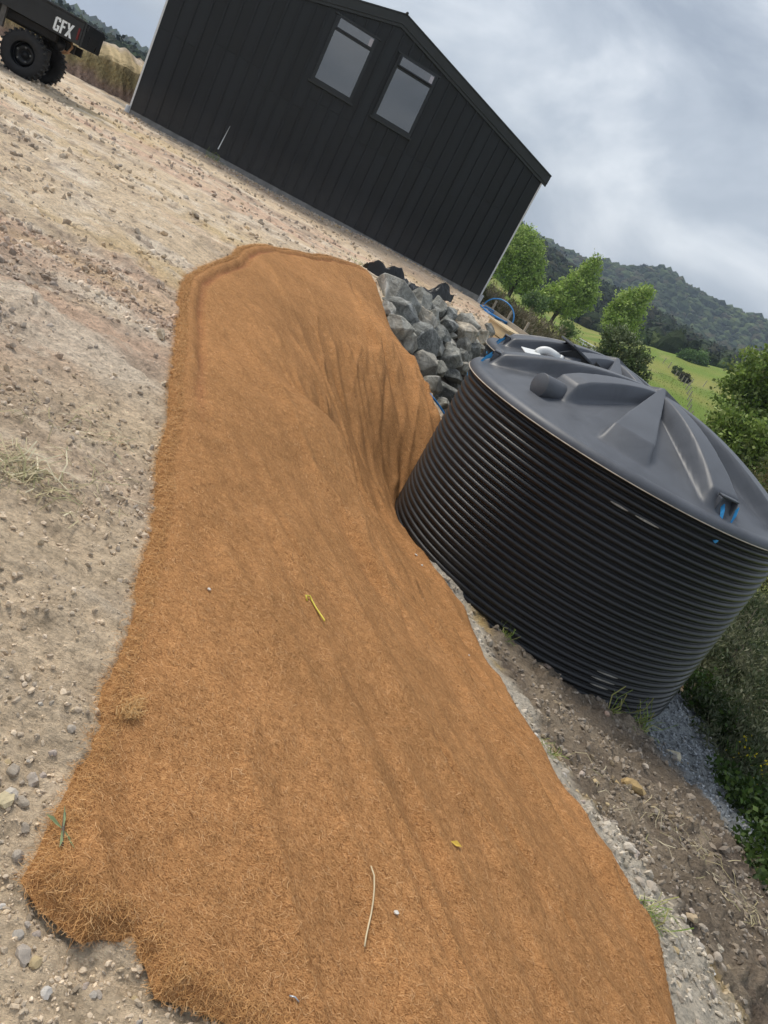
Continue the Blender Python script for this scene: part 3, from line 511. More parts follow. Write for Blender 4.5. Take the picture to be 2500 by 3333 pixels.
# roof and barge flashings
ov = .14
def rake(z0,z1,y0,y1,name,m):
    pl = [(-ov,top_at(0)-SLOPE*ov+z0),(WL/2,top_at(WL/2)+z0),(WL/2,top_at(WL/2)+z1),(-ov,top_at(0)-SLOPE*ov+z1)]; pr = [(WL/2,top_at(WL/2)+z0),(WL+ov,top_at(0)-SLOPE*ov+z0),(WL+ov,top_at(0)-SLOPE*ov+z1),(WL/2,top_at(WL/2)+z1)]
    MB().prism(pl,y0,y1).build(name,m,shed); MB().prism(pr,y0,y1).build(name,m,shed)
rake(.02,.225,-.075,-.03,'barge_board',M_steel); rake(-.05,.018,-.05,-.02,'barge_trim',M_steel); rake(.226,.25,-.10,.12,'barge_capping',M_steel); rake(.14,.215,-.029,WD+.1,'roof',M_steel)
rd = MB()
rd.tube([(WL/2,-.11,top_at(WL/2)+.255),(WL/2,WD+.1,top_at(WL/2)+.255)],.035,8).build('ridge_cap',M_steel,shed,True)
for xs,s in ((0,-1),(WL,1)):
    MB().box(xs-.004 if s>0 else xs-.034, xs+.034 if s>0 else xs+.004, -.03,.03,.12,EAVE-.03).build('corner_flashing',M_whitetrim,shed)
    MB().tube([(xs+s*.055,-.03,-.16),(xs+s*.055,-.03,.30)],.048,12).build('downpipe_foot',M_dirtypipe,shed,True)
MB().add([(2.12,-.020,.38),(2.15,-.020,.38),(2.20,-.020,.98),(2.195,-.020,.98),(2.12,-.0185,.38),(2.15,-.0185,.38),(2.20,-.0185,.98),(2.195,-.0185,.98)],[(0,1,2,3),(7,6,5,4),(0,4,5,1),(1,5,6,2),(2,6,7,3),(3,7,4,0)]).build('torn_tape',M_white,shed)
# ---------------------------------------------------------------- water tanks
def tank_mat(name, base, rough, bump, scuff):
    m,nt,b,N,Lk = mat(name); tc = N('ShaderNodeTexCoord'); n = noise(N,Lk,2.2,6,.65,tc.outputs['Object'],.6); r = ramp(N,[(.3,tuple(c*.75 for c in base)),(.72,tuple(c*1.35 for c in base))]); Lk(n.outputs['Fac'],r.inputs['Fac'])
    mp = N('ShaderNodeMapping'); mp.inputs['Scale'].default_value = (1,1,9); Lk(tc.outputs['Object'],mp.inputs['Vector']); n2 = noise(N,Lk,7,8,.75,mp.outputs['Vector']); r2 = ramp(N,[(.62,grey(0)),(.78,grey(scuff))]); Lk(n2.outputs['Fac'],r2.inputs['Fac'])
    q = N('ShaderNodeMix', data_type='RGBA'); Lk(r2.outputs['Color'],q.inputs['Factor']); Lk(r.outputs['Color'],q.inputs['A']); q.inputs['B'].default_value = (.20,.20,.20,1); Lk(q.outputs['Result'],b.inputs['Base Color'])
    rr_ = ramp(N,[(.3,grey(rough-.06)),(.7,grey(rough+.1))]); Lk(n.outputs['Fac'],rr_.inputs['Fac']); Lk(rr_.outputs['Color'],b.inputs['Roughness']); b.inputs['Specular IOR Level'].default_value = .5
    n3 = noise(N,Lk,160,3,.6,tc.outputs['Object']); bp = N('ShaderNodeBump'); bp.inputs['Strength'].default_value = bump; bp.inputs['Distance'].default_value = .003; Lk(n3.outputs['Fac'],bp.inputs['Height']); Lk(bp.outputs['Normal'],b.inputs['Normal'])
    return m
M_tank = tank_mat('tank_polyethylene',(.0085,.0095,.0115),.36,.15,.25); M_lid = tank_mat('tank_lid_sky_sheen',(.078,.086,.102),.46,.12,.25)  # lid base far paler and bluer than wall: sky sheen put into colour
M_seam = simple('mould_seam',(.50,.44,.36),.7,.35,9,.2,60)
WH = 2.14
prof = [(0,0),(1.70,0),(1.765,.01),(1.775,.03),(1.775,.09)]; NR = 29; z0,z1 = .10,WH-.035; ph = (z1-z0)/NR
for k in range(NR):
    for s in range(11):
        t = s/11.; g = abs(math.sin(math.pi*t))**.62; prof.append((1.763+.037*g, z0+(k+t)*ph))
prof += [(1.772,z1),(1.795,z1+.012),(1.82,z1+.03),(1.822,WH)]
tv_,tf_ = lathe(prof,160); me_wall = raw_mesh('wall',tv_,tf_,M_tank,True)
sv_,sf_ = lathe([(1.815,WH-.001),(1.829,WH-.001),(1.831,WH+.003),(1.829,WH+.008),(1.815,WH+.008)],160); me_seam = raw_mesh('rim_seam',sv_,sf_,M_seam,True)
RIBS = [(-179,'lug'),(-142,'pipe'),(-103,'wedge'),(-68,'lug'),(-33,'plain'),(4,'wedge'),(40,'lug'),(76,'plain'),(112,'wedge'),(147,'plain')]
def lid_panel(r): return np.where(r > 1.74, .075*np.sqrt(np.clip(1-((r-1.74)/.085)**2,0,1)), .075+.295*np.clip(1.74-r,0,9)**.99)
def lid_height(r, th):
    zp = lid_panel(r); z = zp.copy()
    for deg,kind in RIBS:
        dth = (th-math.radians(deg)+np.pi)%(2*np.pi)-np.pi; a = np.abs(r*np.sin(dth)); front = np.cos(dth) > 0
        if kind == 'wedge':
            zc = zp+.115; hw = .02+r*math.tan(math.radians(7.5)); t = np.clip((hw+.03-a)/.03,0,1); e = sstep(1.52,1.36,r)*.999
            e = np.clip((1.55-r)/.19,0,1)
        else:
            zc = .25+.395*(1-(r/1.58)**1.9); hw = .06+.055*np.clip(r,0,2); t = np.clip((hw+.06-a)/.06,0,1); t = .7*t+.3*t*t*(3-2*t); e = np.clip((1.67-r)/.10,0,1)
            if kind == 'pipe':
                e = np.clip((1.30-r)/.10,0,1); zc = np.minimum(zc,.37+.5*np.clip(1.25-r,0,9))
        zr = zp+(np.maximum(zc,zp)-zp)*t*e; z = np.where(front,np.maximum(z,zr),z)
    return np.maximum(z,.60*sstep(.16,.06,r))
rl = np.r_[np.linspace(.0001,.2,8),np.linspace(.22,1.70,84),1.70+.125*np.sin(np.linspace(.06,1,16)*np.pi/2)]; tl = np.linspace(-np.pi,np.pi,480,endpoint=False)
RL,TL = np.meshgrid(rl,tl,indexing='xy'); zl = lid_height(RL,TL); LV = np.stack([RL*np.cos(TL),RL*np.sin(TL),zl+WH+.008],-1).reshape(-1,3); n_ = len(rl); i = np.arange(len(tl))[:,None]; j = np.arange(n_-1)[None]; i2 = (i+1)%len(tl)
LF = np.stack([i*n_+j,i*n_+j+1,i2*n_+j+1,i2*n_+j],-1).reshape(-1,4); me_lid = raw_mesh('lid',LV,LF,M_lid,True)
def lug_mesh():
    # folded lifting lug: raised block with an overhanging hollow nose
    b = MB(); b.prism([(-.16,-.02),(.0,-.02),(.0,.13),(-.055,.17),(-.34,.15),(-.34,.05)],-.095,.095)
    b.box(.0,.06,-.095,-.075,-.04,.135); b.box(.0,.06,.075,.095,-.04,.135); b.box(-.01,.06,-.0945,.0945,.135,.155)
    return b
lg = lug_mesh()
strapP = [(.035,-.03,.05),(.07,-.035,.02),(.10,-.02,-.06),(.115,.0,-.12),(.10,.03,-.06),(.075,.05,.02),(.05,.055,.07)]
def ribbon_strap(pts, w):
    V=[];F=[]
    for p in pts: V += [(p[0]-w*.15,p[1],p[2]-w),(p[0]+w*.15,p[1]+.004,p[2]+w)]
    for k in range(len(pts)-1): F.append((2*k,2*k+2,2*k+3,2*k+1))
    n = len(V); V += [(x+.003,y+.003,z) for x,y,z in V]; F += [tuple(i+n for i in f[::-1]) for f in F]
    return V,F
def make_tank(c, base, label, rot=0):
    t = empty('water_tank',(c[0],c[1],base),rot); tag(t,label,'water tank','black corrugated water tanks')
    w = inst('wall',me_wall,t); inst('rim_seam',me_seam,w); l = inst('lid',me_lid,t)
    for deg,kind in RIBS:
        th = math.radians(deg); r0 = 1.60; zz = WH+.008+.09
        if kind == 'lug':
            o = lg.build('lifting_lug',M_lid,l,False,.012); o.location = (r0*math.cos(th),r0*math.sin(th),zz); o.rotation_euler = (0,0,th)
            V,F = ribbon_strap(strapP,.013); s = mk('strap',np.array(V)*1.5,F,M_strap,t); s.location = (r0*math.cos(th),r0*math.sin(th),zz); s.rotation_euler = (0,0,th)
            k = MB().tube([(.10,0,-.105),(.118,.004,-.125),(.108,.01,-.155),(.095,.012,-.20)],[.014,.016,.010,.007],8).build('strap_knot',M_strap,t,True); k.scale = (1.5,1.5,1.5); k.location = s.location; k.rotation_euler = (0,0,th)
        if kind == 'pipe':
            pv,pf = lathe([(0,0),(.010,0),(.011,-.004),(.0,-.004)][:1]+[(.004,.0),(.108,.0),(.113,.005),(.113,.36),(.09,.44),(.0,.45)],40); 
            P = np.array(pv); o = mk('inlet_stub',P,pf,M_lid,l,True); o.rotation_euler = (0,math.radians(-90),0); 
            R = Matrix.Rotation(th,4,'Z') @ Matrix.Rotation(math.radians(-92),4,'Y'); o.matrix_local = Matrix.Translation((1.50*math.cos(th),1.50*math.sin(th),WH+.008+.235)) @ R
    return t
tank1 = make_tank(T1,-1.60,'nearest large black corrugated water tank beside the brown mat')
tank2 = make_tank(T2,-1.66,'black water tank behind the nearest one with its hatch propped open',math.radians(12))
SCUFFS = [(-74.7,.549,-67.2,.549),(-75.1,.480,-66.9,.480),(-74.1,.411,-67.8,.411),(-91.4,1.932,-84.4,1.932),(-98.7,1.932,-93.5,1.932)]
M_scuff = simple('scuffed_plastic',(.30,.29,.26),.8,.5,30,.2,60)
for (t0,za,t1,zb) in SCUFFS:
    V=[];F=[]
    for q_ in np.linspace(0,1,9):
        a0 = math.radians(t0+(t1-t0)*q_); zz_ = za+(zb-za)*q_; hw = .0075*math.sin(math.pi*(.08+.84*q_))+.001; V += [(1.8035*math.cos(a0),1.8035*math.sin(a0),zz_-hw),(1.8035*math.cos(a0),1.8035*math.sin(a0),zz_+hw)]
    for k in range(8): F.append((2*k,2*k+2,2*k+3,2*k+1))
    mk('scuff_mark',np.array(V),F,M_scuff,tank1)
# hatch, pipe and sheet lying on the second tank
hb = empty('tank_hatch',(1.30,11.05,.83),math.radians(10)); hb.scale = (1.35,1.1,1.25); tag(hb,'black hatch flap propped up on the rear tank lid beside a white elbow','hatch')
MB().prism([(-.40,-.10),(.62,-.10),(.62,-.06),(.02,.145),(-.06,.16)],-.012,.012).build('side_plate',M_black,hb)
MB().prism([(-.32,-.06),(.70,-.06),(.70,-.02),(.05,.165),(-.04,.18)],.55,.575).build('side_plate',M_black,hb)
fl = MB().box(0,.86,-.06,.66,0,.025).build('flap',M_lid,hb,False,.006); fl.location = (-.12,0,.185); fl.rotation_euler = (0,math.radians(17.5),0)
for q_ in (.3,.62):
    hg = MB().box(q_,q_+.10,-.075,-.03,.0,.06).build('hinge',M_black,hb); hg.location = (-.12,0,.185); hg.rotation_euler = fl.rotation_euler
el = empty('pipe_elbow',(.93,10.98,.76),0); tag(el,'white plastic pipe elbow bending into the tank hatch','pipe')
pts = [(-.14*math.cos(t),0,.10*math.sin(t)-.02) for t in np.linspace(.15,1.5,9)]+[(.06,.0,.075),(.16,.02,.06)]
MB().tube(pts,.062,16).build('elbow',M_white,el,True); MB().tube([(.14,.018,.063),(.19,.025,.055)],.07,16).build('socket',M_white,el,True)
ps = MB().box(-.12,.12,-.16,.16,-.006,.006).build('plastic_offcut',M_white,None,False,.003); ps.location = (.70,10.9,.735); ps.rotation_euler = (math.radians(3),math.radians(-13),math.radians(12)); tag(ps,'flat white plastic offcut lying on the rear tank lid','offcut')
# ---------------------------------------------------------------- boulder wall
ROCKS = [(-1.55,13.16,.31,.59,.4),(-1.24,14.04,.33,.4,.42),(-.95,14.45,.36,.32,.37),(-.92,13.98,.22,.26,.3),(-1.34,12.69,.15,.5,.3),(-1.03,13.64,.16,.41,.33),(-.71,14.56,.34,.28,.35),(-.65,14.25,.21,.36,.3),(-.36,14.86,.33,.39,.31),(-1.22,12.14,.03,.37,.27),(-.92,12.75,-.11,.56,.46),(-.7,13.82,.04,.42,.29),(-.31,14.58,.2,.38,.35),(-.48,14.21,.11,.17,.17),(-.44,14.02,-.03,.31,.22),(-.21,14.4,.03,.26,.27),(-.61,13.5,-.14,.27,.33),(-.35,13.76,-.22,.4,.41),(-.03,15.45,.25,.31,.28),(-.02,14.93,.11,.21,.19),(0,14.67,0,.24,.25),(-.14,14.23,-.14,.19,.25),(-.04,14.4,-.12,.15,.2),(-.62,12.4,-.36,.47,.48),(-.37,13.29,-.39,.26,.24),(-.44,12.84,-.46,.2,.2),(-.03,14.12,-.29,.28,.25),(-.1,13.67,-.47,.36,.25),(-.33,11.8,-.47,.28,.32),(-.08,12.6,-.66,.38,.42),(.07,16.14,.36,.24,.24),(.11,15.19,.07,.16,.13),(.02,13.65,-.58,.18,.18),(-.04,11.7,-.62,.24,.2),(-.13,15.07,.25,.14,.14),(-1.49,12.29,.16,.26,.2),(-.95,12.21,-.14,.26,.32),(-.54,14.37,.22,.2,.18),
 (.25,15.6,.05,.3,.3),(.35,14.8,-.25,.3,.3),(.3,14.2,-.55,.34,.3),(.4,13.6,-.85,.34,.32),(.35,16.6,.3,.3,.28),(.6,15.6,-.3,.34,.34),(.3,12.9,-.95,.36,.34),(-.5,11.9,-.62,.34,.3),(-.8,12.9,-.35,.34,.3),(-.55,13.4,-.4,.3,.3),(-.3,14.2,-.25,.3,.3),(-1.15,13.2,0,.34,.3),(.75,16.4,-.25,.34,.3),(.7,14.8,-.75,.36,.34)]
def rock_mat():
    m,nt,b,N,Lk = mat('greywacke'); at = N('ShaderNodeAttribute', attribute_name='Col'); tc = N('ShaderNodeTexCoord'); oi = N('ShaderNodeObjectInfo'); ofs = N('ShaderNodeVectorMath', operation='ADD'); Lk(tc.outputs['Object'],ofs.inputs[0]); sc = N('ShaderNodeMath', operation='MULTIPLY'); sc.inputs[1].default_value = 37; Lk(oi.outputs['Random'],sc.inputs[0]); Lk(sc.outputs[0],ofs.inputs[1])
    n1 = noise(N,Lk,7,7,.7,ofs.outputs[0],.8); r1 = ramp(N,[(.3,grey(.42)),(.5,grey(1)),(.7,grey(1.75))]); Lk(n1.outputs['Fac'],r1.inputs['Fac'])
    n2 = noise(N,Lk,4.5,5,.6,ofs.outputs[0],1.5); r2 = ramp(N,[(.485,grey(0)),(.5,grey(.55)),(.515,grey(0))]); Lk(n2.outputs['Fac'],r2.inputs['Fac'])
    q = N('ShaderNodeMix', data_type='RGBA', blend_type='MULTIPLY'); q.inputs['Factor'].default_value = 1; Lk(at.outputs['Color'],q.inputs['A']); Lk(r1.outputs['Color'],q.inputs['B']); w = N('ShaderNodeMix', data_type='RGBA'); Lk(r2.outputs['Color'],w.inputs['Factor']); Lk(q.outputs['Result'],w.inputs['A']); w.inputs['B'].default_value = (.62,.62,.58,1); Lk(w.outputs['Result'],b.inputs['Base Color']); b.inputs['Roughness'].default_value = .7; b.inputs['Specular IOR Level'].default_value = .35
    bp = N('ShaderNodeBump'); bp.inputs['Strength'].default_value = 1; bp.inputs['Distance'].default_value = .10; Lk(n1.outputs['Fac'],bp.inputs['Height']); Lk(bp.outputs['Normal'],b.inputs['Normal']); return m
M_rock = rock_mat()
def rock_mesh(seed, w, h):
    r = np.random.default_rng(seed); bm = bmesh.new(); pts = np.array([(math.cos(2.4*i+seed)*math.sqrt(1-u*u),math.sin(2.4*i+seed)*math.sqrt(1-u*u),u) for i,u in enumerate(np.linspace(-.92,.92,12))])+r.normal(0,.22,(12,3)); pts /= np.linalg.norm(pts,axis=1)[:,None]; pts *= r.uniform(.9,1.15,(12,1))
    for p in pts: bm.verts.new(p*np.array([w*.54,w*r.uniform(.42,.55),h*.54]))
    res = bmesh.ops.convex_hull(bm, input=bm.verts[:]); bmesh.ops.delete(bm, geom=[g for g in res['geom_interior'] if isinstance(g,bmesh.types.BMVert)], context='VERTS')
    bmesh.ops.bevel(bm, geom=bm.edges[:], offset=.007*w/.3, segments=1, affect='EDGES'); bmesh.ops.triangulate(bm, faces=bm.faces[:]); bmesh.ops.subdivide_edges(bm, edges=bm.edges[:], cuts=1)
    V = np.array([v.co[:] for v in bm.verts]); F = np.array([[v.index for v in f.verts] for f in bm.faces if len(f.verts)==3]); bmesh.ops.triangulate(bm, faces=bm.faces[:]); bm.verts.index_update(); F = np.array([[v.index for v in f.verts] for f in bm.faces]); bm.free()
    nrm = V/np.linalg.norm(V,axis=1)[:,None]; V = V+nrm*(.09*w*fbm(V[:,0]*9/w*.3+seed,V[:,1]*9/w*.3+V[:,2]*7/w*.3,3,seed)[:,None])
    tint = np.array([(.29,.285,.25),(.38,.36,.31),(.48,.42,.33),(.18,.185,.17),(.42,.41,.355)])[r.integers(0,5)]
    vein = sstep(.06,.0,np.abs(fbm(V[:,0]*5+seed,V[:,2]*5+V[:,1]*3,3,seed+5)))*.30
    C = tint[None]*(1+.35*fbm(V[:,0]*6,V[:,2]*6+V[:,1]*4,3,seed+9))[:,None]+vein[:,None]*np.array([.9,.9,.88])
    return V,F,C
wall = empty('boulder_wall',(-.5,13.8,-.4)); tag(wall,'retaining wall of piled grey boulders between mat and tanks','boulder wall')
for k,(x,y,z,w_,h_) in enumerate(ROCKS):
    V,F,C = rock_mesh(100+k,w_*1.12,h_*1.1); o = mk('rock',V,F,M_rock,wall,False,C); o.location = (x+.5,y+.06-13.8,z-.04+.4); o.rotation_euler = (random.uniform(-.3,.3),random.uniform(-.35,.45),random.uniform(0,6)); sc__ = 1.18+.25*max(0,w_-.3)/.3; o.scale = (sc__,sc__,sc__*.97)
# black geotextile sheet tucked behind the top boulders
nu,nv = 70,14; U,Vv = np.meshgrid(np.linspace(0,1,nu),np.linspace(0,1,nv),indexing='ij'); pa = at_curve([(-2.35,13.75),(-2.0,13.75),(-1.72,14.0),(-1.42,14.55),(-1.12,15.0),(-.85,15.25)],U.ravel())
wid = .36*np.sin(np.clip(U.ravel()*3.0+.12,0,math.pi))**.7+.05; sx = pa[:,0]+(Vv.ravel()-.5)*wid*.8; sy = pa[:,1]+(Vv.ravel()-.5)*wid*(-.55)+.03
sz = H(sx,sy)+.04+.24*np.sin(Vv.ravel()*math.pi)*(.35+np.clip(fbm(U.ravel()*7,Vv.ravel()*2.2,3,91)+.3,0,2))+.05*np.abs(fbm(U.ravel()*16,Vv.ravel()*5,3,92)); sz = np.maximum(sz, HG(sx,sy)+.006)
i = np.arange(nu-1)[:,None]; j = np.arange(nv-1)[None]; o = mk('geotextile_sheet',np.stack([sx,sy,sz],-1),np.stack([i*nv+j,(i+1)*nv+j,(i+1)*nv+j+1,i*nv+j+1],-1).reshape(-1,4),simple('black_geotextile',(.010,.010,.011),.4,.4,14,.3,60),None,False); tag(o,'crumpled black plastic sheet tucked behind the topmost boulders','sheet')
# ---------------------------------------------------------------- farm utility vehicle (rear seen at the left)
utv = empty('utility_vehicle',(-8.5,14.0,.37),math.atan2(.305,.952)); tag(utv,'black farm utility vehicle with lettered tray parked on the yard','utility vehicle')
tz0,tz1 = .94,1.31
tr = MB().box(-1.75,-.012,0,.035,tz0,tz1).box(-1.75,-.012,1.365,1.40,tz0,tz1).box(-1.75,-.012,.035,1.365,tz0,tz0+.05).box(-1.75,-1.715,.035,1.365,tz0+.05,tz1).build('tray',M_bodypaint,utv,False,.006)
MB().box(-1.77,.0,-.02,.05,tz1+.001,tz1+.032).box(-1.77,.0,1.35,1.42,tz1+.001,tz1+.032).build('tray_rail',M_darkmetal,tr,False,.006)
MB().box(-1.70,-.02,-.012,-.001,tz1-.115,tz1-.095).build('pressed_ridge',M_bodypaint,tr)
tg = MB().box(-.008,.028,.0,1.40,tz0-.01,tz1+.01).build('tailgate',M_bodypaint,utv,False,.006)
MB().box(.029,.04,.35,1.05,tz0+.08,tz0+.22).build('tailgate_panel',M_darkmetal,tg); MB().box(.029,.05,.95,1.2,tz0+.02,tz0+.12).build('number_recess',M_black,tg)
for y_ in (.03,1.33): MB().box(.02,.06,y_,y_+.05,tz1-.09,tz1-.02).build('latch',M_darkmetal,tg,False,.005)
MB().box(-.085,-.05,-.016,-.002,tz0+.07,tz0+.26).build('tail_light',M_red,tr,False,.004); MB().box(-.10,-.045,1.402,1.416,tz0+.06,tz0+.27).build('tail_light',M_red,tr,False,.004)
def letter(ch, polys):
    b = MB()
    for p in polys: b.prism(p,-.006,-.0015)
    return b.build('letter_'+ch.lower(),M_letter,tr)
lx,lz,lw,lh = -.47,tz0+.035,.095,.215; th_ = .034
def sh(p, x0): return [(x0+a+.0*b, lz+b) for a,b in p]      # upright block capitals
g = [[(.012,0),(lw-.012,0),(lw-.002,.012),(lw-.002,th_),(.012,th_)],[(0,.014),(th_,.0145),(th_,lh-.014),(0,lh-.014)],[(.012,lh-th_),(lw-.012,lh-th_),(lw-.012,lh),(.012,lh)],[(lw-th_,th_+.0005),(lw,th_+.0005),(lw,.095),(lw-th_,.095)],[(lw*.52,.095-th_*.8),(lw-th_-.0005,.095-th_*.8),(lw-th_-.0005,.095),(lw*.52,.095)],[(lw-th_,lh-.062),(lw,lh-.062),(lw,lh-.014),(lw-.013,lh-.014),(lw-th_,lh-th_-.0005)]]
letter('G',[sh(p,lx) for p in g]); fx = lx+lw+.014
letter('F',[sh(p,fx) for p in [[(0,0),(th_,0),(th_,lh),(0,lh)],[(th_+.0005,lh-th_),(lw-.01,lh-th_),(lw-.01,lh),(th_+.0005,lh)],[(th_+.0005,lh*.46),(lw-.022,lh*.46),(lw-.022,lh*.46+th_),(th_+.0005,lh*.46+th_)]]]); xx = fx+lw-.004
letter('X',[sh(p,xx) for p in [[(0,0),(th_+.004,0),(lw+.02,lh),(lw-th_+.016,lh)],[(lw-th_+.016,0),(lw+.02,0),(lw*.5+.024,lh*.44),(lw*.5-.008,lh*.5-.02)],[(0,lh),(lw*.5-.016,lh*.54),(lw*.5+.008,lh*.60),(th_+.004,lh)]]])
# wheels
R0 = .388; WW = .25
tp = [(.20,-WW/2+.02),(.23,-WW/2),(.33,-WW/2+.004),(.365,-WW/2+.03),(R0-.018,-WW/2+.055),(R0-.012,0),(R0-.018,WW/2-.055),(.365,WW/2-.03),(.33,WW/2-.004),(.23,WW/2),(.20,WW/2-.02)]
ty_v,ty_f = lathe(tp,56,'y'); me_tyre = raw_mesh('tyre',ty_v,ty_f,M_rubber,True)
lug = MB()
for k in range(26):
    for s in (-1,1):
        a = 2*math.pi*(k+(.5 if s>0 else 0))/26; c_,s_ = math.cos(a),math.sin(a); da = .055
        V = []
        for rad in (R0-.03,R0+.006):
            for (aa,yy) in ((-da,.018),(da*.6,.012),(da,WW/2-.012),(-da*.3,WW/2-.006)): V.append((rad*math.cos(a+aa),s*yy,rad*math.sin(a+aa)))
        lug.add(V,[(0,1,2,3),(7,6,5,4),(0,4,5,1),(1,5,6,2),(2,6,7,3),(3,7,4,0)])
        V = []
        for yy in (WW/2-.03,WW/2+.006):
            for (aa,rad) in ((-da*.5,.346),(da*.8,.346),(da*.8,.376),(-da*.5,.376)): V.append((rad*math.cos(a+aa),s*yy,rad*math.sin(a+aa)))
        lug.add(V,[(0,1,2,3),(7,6,5,4),(0,4,5,1),(1,5,6,2),(2,6,7,3),(3,7,4,0)])
M_lug = simple('worn_tread',(.035,.035,.034),.8,.8,9,.2,60)
me_lug = raw_mesh('tread',np.array(lug.V),lug.F,M_lug)
rv,rf = lathe([(0,-.02),(.06,-.03),(.065,-.055),(.085,-.055),(.09,-.03),(.15,-.02),(.165,-.055),(.175,-.085),(.195,-.10),(.212,-.105),(.215,-.08),(.20,.10)],40,'y'); me_rim = raw_mesh('rim',rv,rf,M_darkmetal,True)
nutb = MB()
for k in range(5):
    a = 2*math.pi*k/5; nutb.tube([(.115*math.cos(a),-.028,.115*math.sin(a)),(.115*math.cos(a),-.062,.115*math.sin(a))],.016,6)
M_nut = simple('steel_nuts',(.16,.17,.17),.4,.3,9,0,metal=.6); me_nut = raw_mesh('wheel_nuts',np.array(nutb.V),nutb.F,M_nut)
for x_ in (-.80,-2.75):
    for y_,fl in ((.115,0),(1.285,math.pi)):
        w = inst('wheel',me_tyre,utv); w.location = (x_,y_,R0-.005); w.rotation_euler = (0,.3*x_,fl)
        inst('tread',me_lug,w); inst('rim',me_rim,w); inst('wheel_nuts',me_nut,w)
MB().box(-2.9,-.15,.40,.48,.76,.90).box(-2.9,-.15,.92,1.0,.76,.90).box(-1.6,-1.5,.481,.919,.76,.90).build('chassis_rail',M_rubber,utv)
MB().box(-1.74,-.42,.16,1.24,.80,.935).build('underbody',M_rubber,utv,False,.02)
MB().tube([(-.8,.24,R0),(-.8,1.16,R0)],.05,10).build('axle',M_darkmetal,utv,True)
MB().box(-1.02,-.6,.50,.90,.30,.62).build('gearbox',M_darkmetal,utv,False,.03)
MB().tube([(-.40,.35,.80),(-.40,.95,.80)],.10,18).build('exhaust_can',M_rust,utv,True); MB().tube([(-.40,.33,.80),(-.40,.40,.80)],.106,18).build('exhaust_band',M_darkmetal,utv,True); MB().tube([(-.3,.30,.70),(-.22,.30,.74),(-.17,.30,.86),(-.2,.30,.93)],.02,8).build('tow_hook',M_rust,utv,True)
for y_ in (.30,1.1):
    pts = [(-.72+.03*math.cos(t)+.02*t/20,y_+.04*math.sin(t),.48+t*.013) for t in np.linspace(0,36,120)]; MB().tube(pts,.009,5).build('spring',M_darkmetal,utv,True)
MB().box(-1.30,-1.22,.02,.10,.62,.939).build('mud_flap_bracket',simple('bare_bracket',(.09,.085,.08),.6,.3,9,.1),utv)
# front half, out of the photograph
MB().prism([(-3.4,.45),(-1.85,.45),(-1.85,1.05),(-2.4,1.0),(-2.55,.75),(-3.4,.85)],.12,1.28).build('cab_floor',M_bodypaint,utv,False,.03)
for y_ in (.2,1.2): MB().tube([(-1.86,y_,.95),(-1.9,y_,1.85),(-2.45,y_,1.9),(-2.95,y_,.9)],.025,8).build('roll_bar',M_darkmetal,utv,True)
MB().box(-2.5,-1.88,.1,1.3,1.905,1.95).build('roof',M_bodypaint,utv,False,.02); MB().box(-2.3,-1.95,.2,1.2,1.05,1.2).build('seat',M_black,utv,False,.04)
# ---------------------------------------------------------------- clay cut bank behind the vehicle
nu,nv = 260,60; bl = at_curve([(-24,16.0),(-18,18.3),(-14.5,19.6),(-12.2,20.7),(-11.0,21.5),(-9.8,22.4)],np.linspace(0,1,nu)); tn = np.gradient(bl,axis=0); tn /= np.linalg.norm(tn,axis=1)[:,None]; bn = np.stack([-tn[:,1],tn[:,0]],-1)
pv = np.linspace(0,1,nv); back = np.interp(pv,[0,.05,.5,.58,.8,1],[0,.03,.34,.55,2.6,6.0]); up_ = np.interp(pv,[0,.05,.5,.58,.8,1],[-.1,.05,.86,.96,1.22,.9])
al = np.linspace(0,14,nu)[:,None]; hh = 1+.14*fbm(al*.9,al*0,3,120)+.05*fbm(al*4,al*0,2,121)
fl = (np.abs(fbm(al*3.1+pv[None]*3.0,pv[None]*1.4,3,122))*.16+fbm(al*9+pv[None]*6,pv[None]*3,3,123)*.06)*np.sin(np.clip(pv[None]*1.15,0,1)*math.pi)**.5
bx = bl[:,None,0]+bn[:,None,0]*(back[None]+fl); by = bl[:,None,1]+bn[:,None,1]*(back[None]+fl); bz = .40+up_[None]*hh+.05*fbm(al*4,pv[None]*20,3,124)*(pv[None]>.5)
v_ = np.broadcast_to(pv[None],bx.shape); cA = np.array([.30,.215,.17]); cB = np.array([.33,.27,.14]); cC = np.array([.52,.41,.24]); cD = np.array([.52,.44,.36])
vv = v_.ravel()+.07*fbm(np.broadcast_to(al*4,bx.shape).ravel(),v_.ravel()*3,3,125); bc = np.tile(cA,(vv.size,1)); bc = mixc(bc,cB,sstep(.16,.34,vv)); bc = mixc(bc,cC,sstep(.40,.56,vv)); bc = mixc(bc,cD,sstep(.66,.8,vv)); st = fbm(np.broadcast_to(al*11+pv[None]*5,bx.shape).ravel(),v_.ravel()*3,3,126); bc *= (1+.6*st)[:,None]
i = np.arange(nu-1)[:,None]; j = np.arange(nv-1)[None]; o = mk('clay_bank',np.stack([bx,by,bz],-1).reshape(-1,3),np.stack([i*nv+j,(i+1)*nv+j,(i+1)*nv+j+1,i*nv+j+1],-1).reshape(-1,4),M_ground,None,False,np.clip(bc,.02,.8)); tag(o,'cut clay bank with digger scrape marks behind the vehicle',kind='structure')
